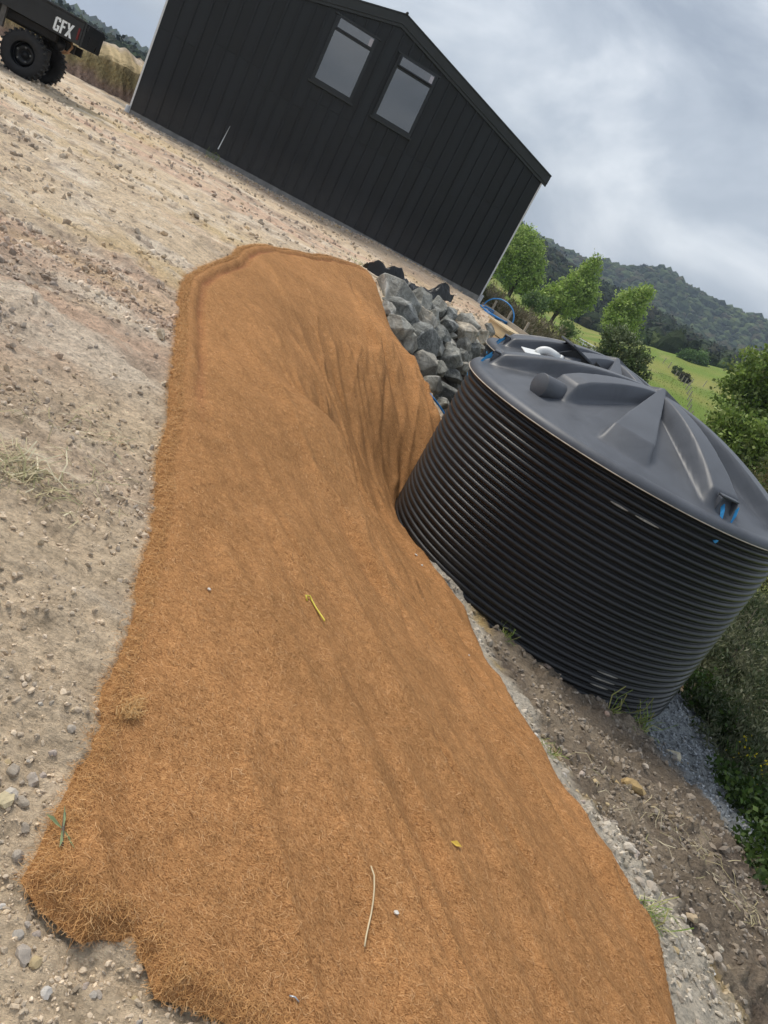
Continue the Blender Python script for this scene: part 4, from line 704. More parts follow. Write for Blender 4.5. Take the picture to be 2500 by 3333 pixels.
# ---------------------------------------------------------------- hose, timber box, boards at the shed corner
hose = empty('hose_coil',(.02,19.75,.36)); tag(hose,'coil of bright blue pipe beside the shed corner','hose')
hb_ = MB(); pts = []
for t in np.linspace(0,2*math.pi*5.5,230):
    k = t/(2*math.pi); pts.append((.40*math.cos(t)*(1+.05*math.sin(3*k)),.62*math.sin(t)*(1+.05*math.cos(2*k)),.03+.016*k+.03*math.sin(t+k)))
hb_.tube(pts,.017,8).build('coiled_length',M_blue,hose,True)
loop = [(-.36+.42*(1-math.cos(t))*1.0,.1-.55*(1-math.cos(t))*.5,.06+.44*math.sin(t)**.8) for t in np.linspace(.02,math.pi-.02,30)]; MB().tube([(-.38,.25,.05)]+loop+[(.52,-.6,.03)],.017,8).build('standing_loop',M_blue,hose,True)
tb = empty('timber_box',(.40,16.65,.19),math.radians(-62)); tag(tb,'small raw pine box with a flat top beside the boulders','box')
MB().box(-.56,.52,-.25,.25,.30,.335).build('top_board',M_wood,tb); MB().box(-.5,-.465,-.22,.22,-.1,.299).build('end_board',M_wood,tb); MB().box(.465,.5,-.22,.22,-.1,.299).build('end_board',M_wood,tb)
for s in (-1,1): MB().box(-.464,.464,s*.21-.012,s*.21+.012,.10,.295).build('side_board',M_wood,tb); MB().box(-.464,.464,s*.21-.012,s*.21+.012,-.1,.08).build('side_board',M_wood,tb)
rbd = empty('retaining_board',(-.4,21.2,.12),math.atan2(-3.3,1.5)); tag(rbd,'weathered timber retaining board with pegs behind the blue coil','board')
MB().box(0,3.6,-.02,.02,0,.40).build('plank',M_board,rbd,False,.004)
for x_ in (.6,1.7,2.8): MB().box(x_,x_+.05,.021,.066,-.4,.62).build('peg',M_board,rbd)
bp_ = MB().tube([(-.24,9.98,-.28),(-.12,10.0,-.33),(-.02,10.02,-.38),(.1,10.05,-.45),(.3,10.2,-.6)],.014,8).build('blue_pipe',M_blue,None,True); tag(bp_,'short length of blue pipe between the mat edge and the nearest tank','pipe')
# ---------------------------------------------------------------- vegetation builders
def cards(C, D, L_, W_, colr):
    n = len(C); r = rng.normal(size=(n,3)); S = np.cross(D,r); S /= np.linalg.norm(S,axis=1)[:,None]+1e-9
    V = np.stack([C-D*(L_*.5)[:,None], C+S*(W_*.5)[:,None], C+D*(L_*.5)[:,None], C-S*(W_*.5)[:,None]],1).reshape(-1,3)
    return V, np.arange(n*4).reshape(n,4), np.repeat(colr,4,0)
def foliage(lobes, nclump, per, sig, size, asp, pal, up=.2, shell=.55):
    vol = np.array([l[3]*l[4]*l[5] for l in lobes])**.67; pr = vol/vol.sum(); k = rng.choice(len(lobes),nclump,p=pr); lb = np.array(lobes)[k]
    d = rng.normal(size=(nclump,3)); d /= np.linalg.norm(d,axis=1)[:,None]; rad = shell+(1-shell)*rng.random(nclump)**.6; rad *= 1+rng.normal(0,.10,nclump)
    cc = lb[:,:3]+d*lb[:,3:6]*rad[:,None]; m = np.repeat(cc,per,0)+rng.normal(0,1,(nclump*per,3))*sig; od = np.repeat(d,per,0)
    n = len(m); D = rng.normal(size=(n,3))+od*.8+np.array([0,0,up]); D /= np.linalg.norm(D,axis=1)[:,None]
    pal = np.array(pal); cl = np.repeat(pal[rng.integers(0,len(pal),nclump)]*rng.uniform(.75,1.25,(nclump,1)),per,0)*rng.uniform(.8,1.2,(n,1)); Ls = size*rng.uniform(.65,1.35,n)
    return cards(m,D,Ls,Ls*asp,cl)
def tree(name, label, cat, base, lobes, nclump, per, sig, size, asp, pal, group=None, trunk=.12, up=.2, shell=.5, stems=1, limbs=True):
    t = empty(name,base); tag(t,label,cat,group); b = np.array(base); zt = max(l[2]+l[5]*.3 for l in lobes); mxy = np.mean([l[:2] for l in lobes],0)
    tb_ = MB()
    for s in range(stems):
        o_ = np.array([random.uniform(-1,1),random.uniform(-1,1)])*trunk*(0 if stems==1 else 2.5); w_ = np.array([random.uniform(-.15,.15),random.uniform(-.15,.15)])*zt*.3
        tb_.tube([(o_[0],o_[1],-.3),(o_[0]+w_[0]*.3,o_[1]+w_[1]*.3,zt*.35),(mxy[0]*.8+w_[0],mxy[1]*.8+w_[1],zt*.7),(mxy[0],mxy[1],zt)],[trunk,trunk*.75,trunk*.45,trunk*.12],7)
    if limbs:
        for l in lobes:
            z_ = max(.2,l[2]-l[5]*.7)*.6; tb_.tube([(mxy[0]*z_/max(zt,.1),mxy[1]*z_/max(zt,.1),z_),((mxy[0]+l[0])*.5,(mxy[1]+l[1])*.5,(z_+l[2])*.5),(l[0],l[1],l[2]+l[5]*.5)],[trunk*.5,trunk*.33,trunk*.1],6)
    tb_.build('trunk',M_bark,t,True); V,F,C = foliage(lobes,nclump,per,sig,size,asp,pal,up,shell); mk('crown',V,F,M_leaf,t,False,C); return t
def pol(az, r, z=None):
    x,y = r*math.sin(math.radians(az)), r*math.cos(math.radians(az)); return (x,y,float(HG(np.array([x]),np.array([y]))[0]) if z is None else z)
POP = [(.31,.43,.095),(.37,.49,.125),(.23,.34,.07),(.45,.56,.19)]
def lobes_from(base, pts, r0):      # pts: (azimuth, elevation, radius in degrees wide, tall) seen across the valley at distance r0
    o_ = []
    for a,e,w_,h_ in pts:
        x,y = r0*math.sin(math.radians(a)), r0*math.cos(math.radians(a)); z = 1.5+r0*math.tan(math.radians(e)); k_ = r0*math.radians(1)
        o_.append((x-base[0],y-base[1],z-base[2],w_*k_,w_*k_*.9,h_*k_))
    return o_
b = pol(.2,100); tree('poplar_tree','tall dense green poplar right against the shed corner','tree',b,lobes_from(b,[(.1,.3,1.75,1.4),(-.2,1.4,1.6,1.3),(-.5,2.4,1.1,.9),(1.0,.2,.9,1.0),(-1.6,.9,1.2,1.2)],100),1150,16,.24,.26,.75,POP,'poplars beyond the shed',.16,stems=2)
b = pol(3.9,95); tree('poplar_tree','middle poplar with a wispy leaning top and pale forked stems','tree',b,lobes_from(b,[(3.9,.2,1.45,1.2),(4.3,1.4,1.15,1.0),(4.3,2.5,.7,.8),(4.3,3.4,.28,.4),(2.8,-.3,.9,.8),(5.1,1.0,.8,.9)],95),900,16,.23,.26,.75,POP,'poplars beyond the shed',.14,stems=2)
b = pol(8.1,86); tree('poplar_tree','rightmost poplar rising behind the dark rounded shrub','tree',b,lobes_from(b,[(8.1,.6,1.25,1.1),(8.0,1.9,1.1,1.0),(8.3,2.9,.65,.6),(7.3,1.0,.6,.7)],86),640,16,.22,.25,.75,POP,'poplars beyond the shed',.12)
b = pol(2.4,80); tree('small_tree','pale green small tree at the foot of the poplars','tree',b,lobes_from(b,[(2.4,-.9,.9,.65),(1.7,-1.1,.6,.5)],80),110,14,.16,.22,.7,[(.11,.18,.06),(.15,.22,.08)],None,.07)
b = pol(5.1,70); tree('small_tree','low feathery bush on the grass slope below the poplars','bush',b,lobes_from(b,[(5.1,-1.45,.7,.5)],70),70,14,.14,.2,.6,[(.11,.18,.05),(.14,.2,.07)],None,.05)
b = pol(9.3,40); tree('broadleaf_shrub','dark rounded broadleaf shrub behind the rear tank','shrub',b,lobes_from(b,[(9.2,-1.2,1.9,1.5),(8.4,-.4,1.1,.9),(10.3,-1.6,1.4,1.3),(9.4,-2.8,1.9,1.4),(10.8,-3.6,1.3,1.2)],40),900,14,.09,.15,.5,[(.11,.155,.06),(.15,.19,.085),(.22,.255,.14),(.07,.10,.04)],None,.1)
RT = [(.20,.29,.06),(.25,.34,.08),(.15,.22,.05),(.31,.37,.13)]
b = pol(18.0,36); tree('gully_tree','tall leafy tree at the right edge reaching above the horizon','tree',b,lobes_from(b,[(17.6,2.2,1.9,1.6),(18.6,3.6,1.6,1.5),(19.5,1.6,2.2,1.8),(17.4,.2,1.6,1.4),(19.5,-.6,2.2,1.8)],36),800,16,.12,.17,.65,RT,'trees in the gully',.14)
b = pol(19.5,27); tree('gully_tree','bright leafy tree in front of the tall one beside the tank lid','tree',b,lobes_from(b,[(18.6,-2.6,2.4,1.9),(20.5,-2.2,2.4,2.1),(17.6,-1.6,1.2,1.0),(19.0,-5.2,2.6,2.3),(21.6,-5.0,2.6,2.6)],27),900,16,.10,.145,.65,RT,'trees in the gully',.12)
b = pol(23.2,21); tree('gully_tree','olive brown fine leaved tree close behind the right rim of the tank','tree',b,lobes_from(b,[(22.6,-4.2,2.6,1.9),(24.4,-5.0,2.6,2.4),(22.6,-7.5,2.8,2.6),(25.5,-7.5,2.8,2.6)],21),800,16,.08,.10,.35,[(.16,.155,.055),(.11,.125,.045),(.21,.175,.08),(.09,.105,.04)],'trees in the gully',.1,up=.6)
# tea-tree bushes on the slope beside the tank
MAN = [(.10,.125,.06),(.14,.155,.085),(.065,.09,.04),(.19,.20,.12)]
MANK = [(26.6,13,-9.6,1.5,'grey green tea-tree bush just under the right rim of the tank'),(29.4,12.6,-11.2,1.4,'dark tea-tree bush at the right edge behind the paler one'),(27.6,11.0,-12.4,1.15,'feathery grey green tea-tree bush beside the tank flank'),(30.2,10.6,-13.2,1.2,'tall tea-tree bush touching the right edge of the picture'),(29.2,9.7,-16.0,.8,'small tea-tree bush above the strip of grey gravel'),(31.2,9.2,-16.6,.85,'upright tea-tree bush below the feathery one'),(33.0,8.7,-18.4,.8,'tea-tree bush with yellow flowers at its foot'),(35.2,8.3,-19.4,.9,'lowest tea-tree bush at the right edge above the dirt'),(37.8,8.6,-18.2,1.0,'tea-tree bush half outside the right edge'),(33.2,10.8,-14.0,1.3,'deep green tea-tree bush behind the others')]
for a,r,e,w_,lab in MANK:
    b = pol(a,r); top = 1.5+r*math.tan(math.radians(e))-b[2]; top = max(top,.5)
    lb = [(random.uniform(-.2,.2)*w_,random.uniform(-.2,.2)*w_,top*.45,w_*.8,w_*.8,top*.5)]+[(random.uniform(-.6,.6)*w_,random.uniform(-.6,.6)*w_,top*random.uniform(.45,.72),w_*.4,w_*.4,top*.3) for _ in range(5)]
    tree('tea_tree_bush',lab,'bush',b,lb,int(230*w_),22,.055,.075,.28,MAN,'tea-tree bushes beside the tank',.035,up=1.1,shell=.35,stems=3)
proto = None
for k_,(a,r,sc_b) in enumerate([(26,17,1.2),(28.5,15.5,1.1),(31,14.5,1.2),(33.5,13,1.0),(36,12,1.1),(39,11.5,1.0),(42,11,1.1),(46,10.5,1.0),(30,20,1.5),(34,18,1.4),(38,16.5,1.5),(43,15,1.3),(27,25,1.8),(32,26,1.9),(37,23,1.8),(44,20,1.7),(24.5,31,2.0),(21,44,2.2),(25,48,2.4)]):
    b = pol(a,r)
    if proto is None: proto = tree('gully_shrub','dark green shrub filling the gully below the bushes at the right','shrub',b,[(0,0,.7,.9,.9,.7),(.5,.2,.6,.6,.6,.55),(-.5,.3,.75,.55,.55,.6),(0,-.5,.5,.6,.6,.5)],420,18,.08,.10,.4,[(.075,.105,.045),(.10,.13,.06),(.05,.075,.03)],'shrubs filling the gully',.04,up=.8,shell=.35,stems=3)
    else:
        c_ = proto.copy(); COL.objects.link(c_); c_.location = b; c_.rotation_euler = (0,0,k_*1.7)
        for ch in proto.children: d_ = ch.copy(); COL.objects.link(d_); d_.parent = c_
        c_.scale = (sc_b,sc_b,sc_b*random.uniform(.8,1.1))
LOW = [(.055,.105,.02),(.08,.13,.028),(.04,.075,.018)]
for a,r,w_,lab in [(26.9,9.6,.42,'bright green vine leaves spilling beside the tank foot'),(28.6,9.3,.4,'low leafy weed at the top of the gravel strip'),(33.6,7.4,.30,'clump of green weeds at the lower end of the gravel'),(36.6,6.6,.32,'green leafy weeds below the dirt bank at the right edge'),(38.4,6.2,.3,'dark leafy plant half hidden at the right edge'),(31.2,7.7,.16,'little green weed growing in the grey gravel')]:
    b = pol(a,r); tree('leafy_weed',lab,'weed',b,[(0,0,w_*.4,w_,w_,w_*.55),(w_*.5,-.1,w_*.3,w_*.6,w_*.6,w_*.4)],int(140*w_/.3),8,.05,.06,.6,LOW,None,.01,limbs=False)
fb = pol(32.0,8.1); V,F,C = foliage([(0,0,.28,.35,.3,.2)],26,2,.03,.03,.9,[(.62,.50,.02)],.5); fw = empty('yellow_flowers',fb); tag(fw,'sprinkle of small yellow flowers among the bushes by the gravel','flowers'); tag(mk('petals',V,F,M_leaf,fw,False,C),kind='stuff'); V,F,C = foliage([(0,0,.1,.35,.3,.22)],60,3,.04,.12,.08,LOW,1.5); tag(mk('stalks',V,F,M_leaf,fw,False,C),kind='stuff')
# scrub behind the retaining board
GOR = [(.17,.155,.09),(.22,.19,.125),(.12,.125,.06),(.27,.235,.165)]
for n_g in range(30):
    a = -1.6+n_g*.30+random.uniform(-.2,.2); r = random.uniform(23.5,33); b = pol(a,r); e = -1.5-.08*max(0,a-3)+random.uniform(-.35,.3); top = max(.45,1.5+r*math.tan(math.radians(e))-b[2]); w_ = random.uniform(.8,1.15)
    tree('scrub_bush','grey brown feathery scrub bush in the thicket behind the retaining board','bush',b,[(0,0,top*.45,w_*.8,w_*.8,top*.5),(.4*w_,.2,top*.5,w_*.45,w_*.45,top*.42),(-.4*w_,-.2,top*.5,w_*.45,w_*.45,top*.42)],90,16,.07,.15,.2,GOR,'scrub behind the board',.02,up=1.3,shell=.2,stems=3,limbs=False)
for a,r,e in [(6.4,33,-1.9),(7.3,36,-2.2),(5.6,30,-2.3),(8.0,31,-2.9)]:
    b = pol(a,r); top = max(.6,1.5+r*math.tan(math.radians(e))-b[2]); tree('tall_grass_clump','olive tussock of tall seeding grass behind the tank hatch','grass clump',b,[(0,0,top*.5,.5,.5,top*.5),(.3,0,top*.4,.5,.5,top*.4)],70,16,.08,.22,.12,[(.14,.15,.045),(.19,.18,.07),(.10,.13,.03)],'tussocks behind the hatch',.015,up=2.2,shell=.1,stems=2,limbs=False)
# paddock things
b = pol(13.9,178); tree('round_tree','bright rounded tree at the top edge of the far paddock','tree',b,lobes_from(b,[(13.6,.9,.85,.65),(14.1,.5,.6,.5),(12.9,.7,.5,.4)],178),240,14,.3,.4,.8,[(.10,.18,.05),(.13,.22,.06)],None,.12)
for a,r,w_,pal,lab in [(13.0,142,.9,[(.05,.085,.025),(.08,.12,.035)],'green bush standing alone in the far paddock'),(13.65,132,.8,[(.05,.045,.025),(.07,.07,.03)],'dark brownish bush near the fence post in the far paddock')]:
    b = pol(a,r); tree('paddock_bush',lab,'bush',b,[(0,0,.7,w_,w_,.7),(.5,0,.5,.6,.6,.5)],80,12,.16,.28,.6,pal,None,.05)
fen = empty('wire_fence',pol(12.0,150)); tag(fen,'post and wire fence running down the far paddock','fence'); fl0 = Vector(fen.location); fp = []
for k in range(15):
    t = k/14; p = pol(11.9+3.9*t**.8,152-66*t); fp.append(Vector(p)-fl0); MB().tube([fp[-1]+Vector((0,0,-.2)),fp[-1]+Vector((random.uniform(-.1,.1),0,1.15+random.uniform(-.1,.15)))],.075,6).build('post',M_board,fen)
for hgt in (.35,.7,1.0): MB().tube([p+Vector((0,0,hgt)) for p in fp],.012,4).build('wire',M_darkmetal,fen)
for a,r in [(14.2,128),(15.0,140)]:
    p = pol(a,r); o = MB().tube([(0,0,-.2),(.05,0,1.2)],.07,6).build('fence_post',M_board,None); o.location = p; tag(o,'lone leaning fence post beside the dark bush' if a < 14.5 else 'lone fence post out in the paddock right of the bushes','post')
pt = empty('picnic_table',pol(6.9,78),math.radians(25)); tag(pt,'white picnic table standing on the grass behind the tank hatch','table')
for k in range(5): MB().box(-1.05,1.05,-.40+k*.165,-.25+k*.165,.70,.745).build('slat',M_white,pt)
for s in (-1,1):
    MB().box(-1.05,1.05,s*.78-.13,s*.78+.13,.42,.46).build('bench',M_white,pt)
    MB().tube([(s*.8,-.7,-.05),(s*.8,-.2,.70)],.04,6).tube([(s*.8,.7,-.05),(s*.8,.2,.70)],.04,6).build('leg',M_white,pt)
# ---------------------------------------------------------------- forested hills
def crown_base(sub, jag, seed):
    V,F = ico(sub); r = np.random.default_rng(seed); V = V*(1+r.uniform(-jag,jag,(len(V),1)))*np.array([1,1,.9]); return V,F
B2 = [crown_base(2,.24,s) for s in range(6)]; B1 = [crown_base(1,.2,s) for s in range(6)]
def forest(name, label, a0,a1,r0,r1,n,s0,s1,bases,pal,zs=1.1,rp=1.,fluff=0):
    a = rng.uniform(a0,a1,n); r = r0+(r1-r0)*rng.random(n)**rp; x = r*np.sin(np.radians(a)); y = r*np.cos(np.radians(a)); z = H(x,y); s = rng.uniform(s0,s1,n)*(.7+.6*rng.random(n)**3)
    kz = rng.uniform(.8,1.25,n)*zs; pos = np.stack([x,y,z+s*kz*.45],-1); pal = np.array(pal); c = pal[rng.integers(0,len(pal),n)]*rng.uniform(.65,1.35,(n,1)); th = rng.uniform(0,6.28,n); ro = np.zeros((n,3,3)); ro[:,0,0] = np.cos(th); ro[:,0,1] = -np.sin(th); ro[:,1,0] = np.sin(th); ro[:,1,1] = np.cos(th); ro[:,2,2] = 1
    V,F,C = scatter(bases,pos,np.stack([s,s,s*kz],-1),c,ro)
    if fluff:                                                  # leafy tufts that break up the crown outlines
        k = rng.integers(0,n,fluff); d = rng.normal(size=(fluff,3)); d[:,2] = np.abs(d[:,2]); d /= np.linalg.norm(d,axis=1)[:,None]; cc = pos[k]+d*np.stack([s,s,s*kz],-1)[k]*rng.uniform(.9,1.12,(fluff,1)); D = d*.6+rng.normal(size=(fluff,3))*.7; D /= np.linalg.norm(D,axis=1)[:,None]; Ls = s[k]*rng.uniform(.3,.6,fluff); V2_,F2_,C2_ = cards(cc,D,Ls,Ls*.7,c[k]*rng.uniform(.7,1.6,(fluff,1))); F = [tuple(f) for f in F]+[tuple(f) for f in F2_+len(V)]; V = np.concatenate([V,V2_]); C = np.concatenate([C,C2_])
    o = mk(name,V,F,M_forest,None,False,C); tag(o,label,'forest',kind='stuff'); return o
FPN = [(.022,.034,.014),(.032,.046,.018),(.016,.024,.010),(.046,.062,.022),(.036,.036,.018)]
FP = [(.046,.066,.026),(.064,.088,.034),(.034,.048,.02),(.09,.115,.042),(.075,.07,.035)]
forest('forest','dark native forest covering the nearer ridge',-5,27,232,500,9500,1.3,3.1,B1,FPN,fluff=50000)
forest('forest','belt of dark trees along the top of the paddock',8.5,26,203,240,900,1.0,2.3,B2,[(.05,.075,.025),(.035,.05,.02),(.075,.10,.035)],1.3,fluff=9000)
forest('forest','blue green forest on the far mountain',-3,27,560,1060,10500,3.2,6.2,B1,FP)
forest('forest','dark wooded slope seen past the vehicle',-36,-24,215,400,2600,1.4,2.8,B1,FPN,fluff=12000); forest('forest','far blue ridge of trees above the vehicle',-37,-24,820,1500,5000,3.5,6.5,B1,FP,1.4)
b = pol(7.35,1010); b = (b[0],b[1],b[2]+3); tree('hilltop_pine','lone windswept tree standing on the far mountain skyline','tree',b,[(1.5,0,7.5,4.2,3,1.6),(-2,0,6,2.5,2,1.3),(4.2,0,6.3,2.2,2,1.0)],160,8,.6,1.0,.6,[(.05,.06,.04)],None,.45)
# ---------------------------------------------------------------- stones, pebbles, dead grass
def stone_col(n):
    return pick_col(n,[(.52,.45,.37),(.60,.54,.46),(.42,.36,.29),(.55,.43,.25),(.40,.385,.37),(.62,.58,.53)],[.3,.2,.2,.1,.1,.1])
NAMED = [(-1.74,4.6,.095,'rounded tan stone half buried beside the upper left mat edge',(.46,.38,.28)),(-1.39,3.97,.055,'flat pale stone touching the left mat edge',(.55,.46,.34)),(-.42,1.26,.042,'yellowish stone at the left edge near the bottom',(.56,.47,.30)),
 (.11,1.0,.034,'pinkish white stone just outside the torn bottom edge of the mat',(.62,.52,.46)),(3.35,6.35,.18,'large cream boulder on the dirt right of the tank',(.55,.49,.36)),(2.49,4.87,.16,'ochre yellow rock lump in the dirt below the tank',(.38,.27,.13)),(2.30,4.72,.09,'small ochre stone beside the ochre lump',(.38,.28,.15)),(2.44,4.74,.07,'flat white chip in front of the ochre lump',(.58,.50,.42)),
 (2.74,5.41,.07,'small pale stone above the ochre lump',(.44,.38,.31)),(2.50,6.0,.075,'pinkish stone in the dirt just below the tank',(.45,.33,.26)),(1.92,6.28,.11,'dirt clod resting against the foot of the tank',(.27,.21,.17)),(2.30,3.24,.06,'tan stone on the dirt at the lower right',(.42,.33,.22)),(2.60,3.36,.055,'long pale stone at the lower right',(.56,.50,.40)),(2.36,2.98,.05,'bright white stone at the lower right',(.70,.68,.64)),(1.62,4.6,.045,'white stone beside the right mat edge',(.62,.58,.52)),(3.12,3.74,.06,'rounded brown stone near the right border',(.30,.24,.19))]
for k,(x,y,s,lab,c) in enumerate(NAMED):
    V,F = stone_base(2,.35,300+k); V = V*np.array([.62,.5,.42])*s; C = np.array(c)[None]*(1+.3*fbm(V[:,0]*40,V[:,1]*40+V[:,2]*30,3,k))[:,None]; o = mk('stone',V,F,M_stone,None,False,C); o.location = (x,y,float(HG(np.array([x]),np.array([y]))[0])+s*.12); o.rotation_euler = (0,0,random.uniform(0,6)); tag(o,lab,'stone')
def free(x, y, pad=.02):
    return ~inside(MAT_POLY,x,y) & (np.hypot(x-T1[0],y-T1[1]) > TR+.03) & (dist_line(BND,x,y) > pad)
ME_ST = []
for k in range(8):
    V,F = stone_base(2,.35,400+k); c = np.array([(.52,.45,.37),(.60,.54,.46),(.42,.36,.29),(.55,.43,.25),(.46,.42,.37),(.64,.60,.55),(.50,.42,.36),(.46,.40,.34)][k]); ME_ST.append(raw_mesh('stone',V*np.array([.62,.52,.42]),F,M_stone,False,c[None]*(1+.25*fbm(V[:,0]*4,V[:,1]*4+V[:,2]*3,3,k))[:,None]))
x = np.concatenate([rng.uniform(-.52,.45,260),rng.uniform(1.75,3.4,160)]); y = np.concatenate([rng.uniform(.86,1.55,260),rng.uniform(2.0,4.6,160)]); ok = free(x,y,.025); ok[260:] &= dist_line(MAT_R,x[260:],y[260:]) < .75; left_ = np.arange(len(x)) < 260; x,y,left_ = x[ok],y[ok],left_[ok]; zz = HG(x,y)
for k in range(len(x)):
    s = (.014+.030*rng.random()**2.5) if left_[k] else (.025+.045*rng.random()**2.5)
    o = inst('stone',ME_ST[k%8]); o.location = (x[k],y[k],zz[k]+s*.1); o.scale = (s,s,s); o.rotation_euler = (rng.normal(0,.3),rng.normal(0,.3),rng.uniform(0,6.28)); tag(o,'small pale stone among the scatter by the bottom left mat edge' if left_[k] else 'small pale stone among the scatter right of the mat','stone','stones by the bottom left mat edge' if left_[k] else 'stones right of the mat')
# pebbles: sampled so that they thin out with distance
NP = 60000; aa = np.radians(rng.uniform(-36,44,NP)); r_ = np.exp(np.where(rng.random(NP) < .55,rng.uniform(math.log(.8),math.log(20),NP),rng.uniform(math.log(1.6),math.log(7),NP))); x = r_*np.sin(aa); y = r_*np.cos(aa); ok = free(x,y,0)&(np.hypot(x-T2[0],y-T2[1]) > TR+.05)&((x < 4.8)|(y < 0))
cl = fbm(x*1.4,y*2.6,4,131)+.5*fbm(x*.5,y,3,132); ok &= rng.random(NP) < np.clip(.40+cl*1.3,.10,1); x,y,r_ = x[ok],y[ok],r_[ok]; n = len(x); z = HG(x,y); s = (.0024+.0030*r_)*(.5+1.3*rng.random(n)**3); s = np.minimum(s,.05)
gc = ground_colour(x,y,z)*rng.uniform(.5,1.25,(n,1)); V,F,C = scatter(STONES,np.stack([x,y,z+s*.15],-1),np.stack([s*rng.uniform(.8,1.5,n),s*rng.uniform(.7,1.2,n),s*rng.uniform(.5,.9,n)],-1),gc*.75+stone_col(n)*.25)
o = mk('pebbles',V,F,M_stone,None,False,C); tag(o,'loose pebbles and clay crumbs strewn over the bare ground','pebbles',kind='stuff')
# crushed grey drainage gravel
n = 9000; x = rng.uniform(3.0,5.2,n); y = rng.uniform(5.6,10.2,n); c_ = ground_colour(x,y,np.zeros(n)); ok = (np.abs(c_[:,0]-c_[:,2]) < .05)&(np.hypot(x-T1[0],y-T1[1]) > TR+.02); x,y = x[ok],y[ok]; n = len(x); z = HG(x,y); s = rng.uniform(.010,.026,n); V,F,C = scatter(STONES,np.stack([x,y,z+s*.2],-1),np.stack([s,s*.8,s*.6],-1),np.array([.27,.29,.31])*rng.uniform(.55,1.5,(n,1)))
o = mk('drainage_gravel',V,F,M_stone,None,False,C); tag(o,'grey crushed drainage gravel round the foot of the tank','gravel',kind='stuff')
# gravel crumbs along the shed wall
n = 2600; t = rng.uniform(-.2,9.9,n); d = rng.uniform(.02,1,n)**2*1.2; ux,uy = .942,.3357; x = -9.85+ux*t+uy*d; y = 18.9+uy*t-ux*d; z = HG(x,y); s = rng.uniform(.012,.045,n); V,F,C = scatter(STONES,np.stack([x,y,z+s*.2],-1),np.stack([s,s*.8,s*.6],-1),stone_col(n)*np.array([1,.92,.85])); o = mk('wall_foot_gravel',V,F,M_stone,None,False,C); tag(o,'crumbled rock along the foot of the shed wall','gravel',kind='stuff')
# dead grass and green tufts
def tuft(name, label, cat, loc, n, length, spread, pal, flat=.3, width=.004, group=None):
    o_ = empty(name,loc); tag(o_,label,cat,group); P = np.stack([rng.normal(0,spread,n),rng.normal(0,spread,n)*.7,np.zeros(n)],-1); gz_ = HG(P[:,0]+loc[0],P[:,1]+loc[1])-loc[2]; P[:,2] = gz_+.004
    th = rng.uniform(0,6.28,n); el_ = np.abs(rng.normal(0,1,n))*(1-flat)*1.1+.03; D = np.stack([np.cos(th)*np.cos(el_),np.sin(th)*np.cos(el_),np.sin(el_)],-1); Lg = length*rng.uniform(.35,1.2,n)
    V,F,C = ribbons(P+D*(Lg*.5)[:,None],D,np.tile([0,0,1.],(n,1))+rng.normal(0,.2,(n,3)),Lg,width*rng.uniform(.6,1.3,n),rng.uniform(0,.03,n)*flat,rng.normal(0,.25,n)*Lg,pick_col(n,pal,[1/len(pal)]*len(pal))); tag(mk('blades',V,F,M_straw,o_,False,C),kind='stuff'); return o_
def gp(x, y): return (x,y,float(HG(np.array([x]),np.array([y]))[0]))
DRY = [(.46,.39,.24),(.34,.29,.16),(.27,.25,.13),(.54,.48,.33)]; GRN = [(.13,.20,.035),(.20,.26,.07),(.28,.28,.10)]
tuft('dead_grass_clump','uprooted clump of dry straw lying on the left of the yard','dead grass',gp(-1.22,2.40),130,.16,.10,DRY,.75,.005)
tuft('dead_grass_clump','thin scatter of dry stalks just above the straw clump','dead grass',gp(-1.32,2.95),40,.14,.16,DRY,.9,.004)
tuft('dead_grass_clump','few dry stalks between the straw clump and the mat','dead grass',gp(-1.0,2.62),26,.13,.14,DRY,.9,.004)
tuft('grass_tuft','green grass tuft growing against the foot of the tank','grass',gp(3.0,6.45),44,.26,.07,GRN,.05,.008); tuft('grass_tuft','smaller green grass tuft left of the one at the tank foot','grass',gp(2.60,6.18),16,.24,.02,GRN,.05,.009)
tuft('grass_tuft','pale grass tuft sticking out from under the right mat edge','grass',gp(1.88,2.84),70,.13,.05,GRN+[(.40,.38,.22)],.5,.005); tuft('grass_tuft','tiny weed beside the right mat edge','grass',gp(1.66,4.35),26,.10,.03,GRN,.2,.005); tuft('grass_tuft','tiny grass tuft where the tank meets the dirt','grass',gp(1.45,6.16),24,.12,.03,GRN,.2,.006)
tuft('grass_tuft','little green weed at the foot of the shed wall','grass',gp(-7.72,19.25),40,.22,.08,GRN,.1,.01); tuft('grass_tuft','low green weeds between the mat top edge and the shed','grass',gp(-2.55,14.3),40,.10,.16,GRN,.5,.008)
tuft('dead_grass_clump','dry stalks strewn over the brown dirt below the tank','dead grass',gp(2.75,4.5),60,.16,.30,DRY,.9,.005); tuft('dead_grass_clump','dry roots lying on the dirt at the right border','dead grass',gp(3.3,4.3),40,.16,.22,DRY,.9,.005)
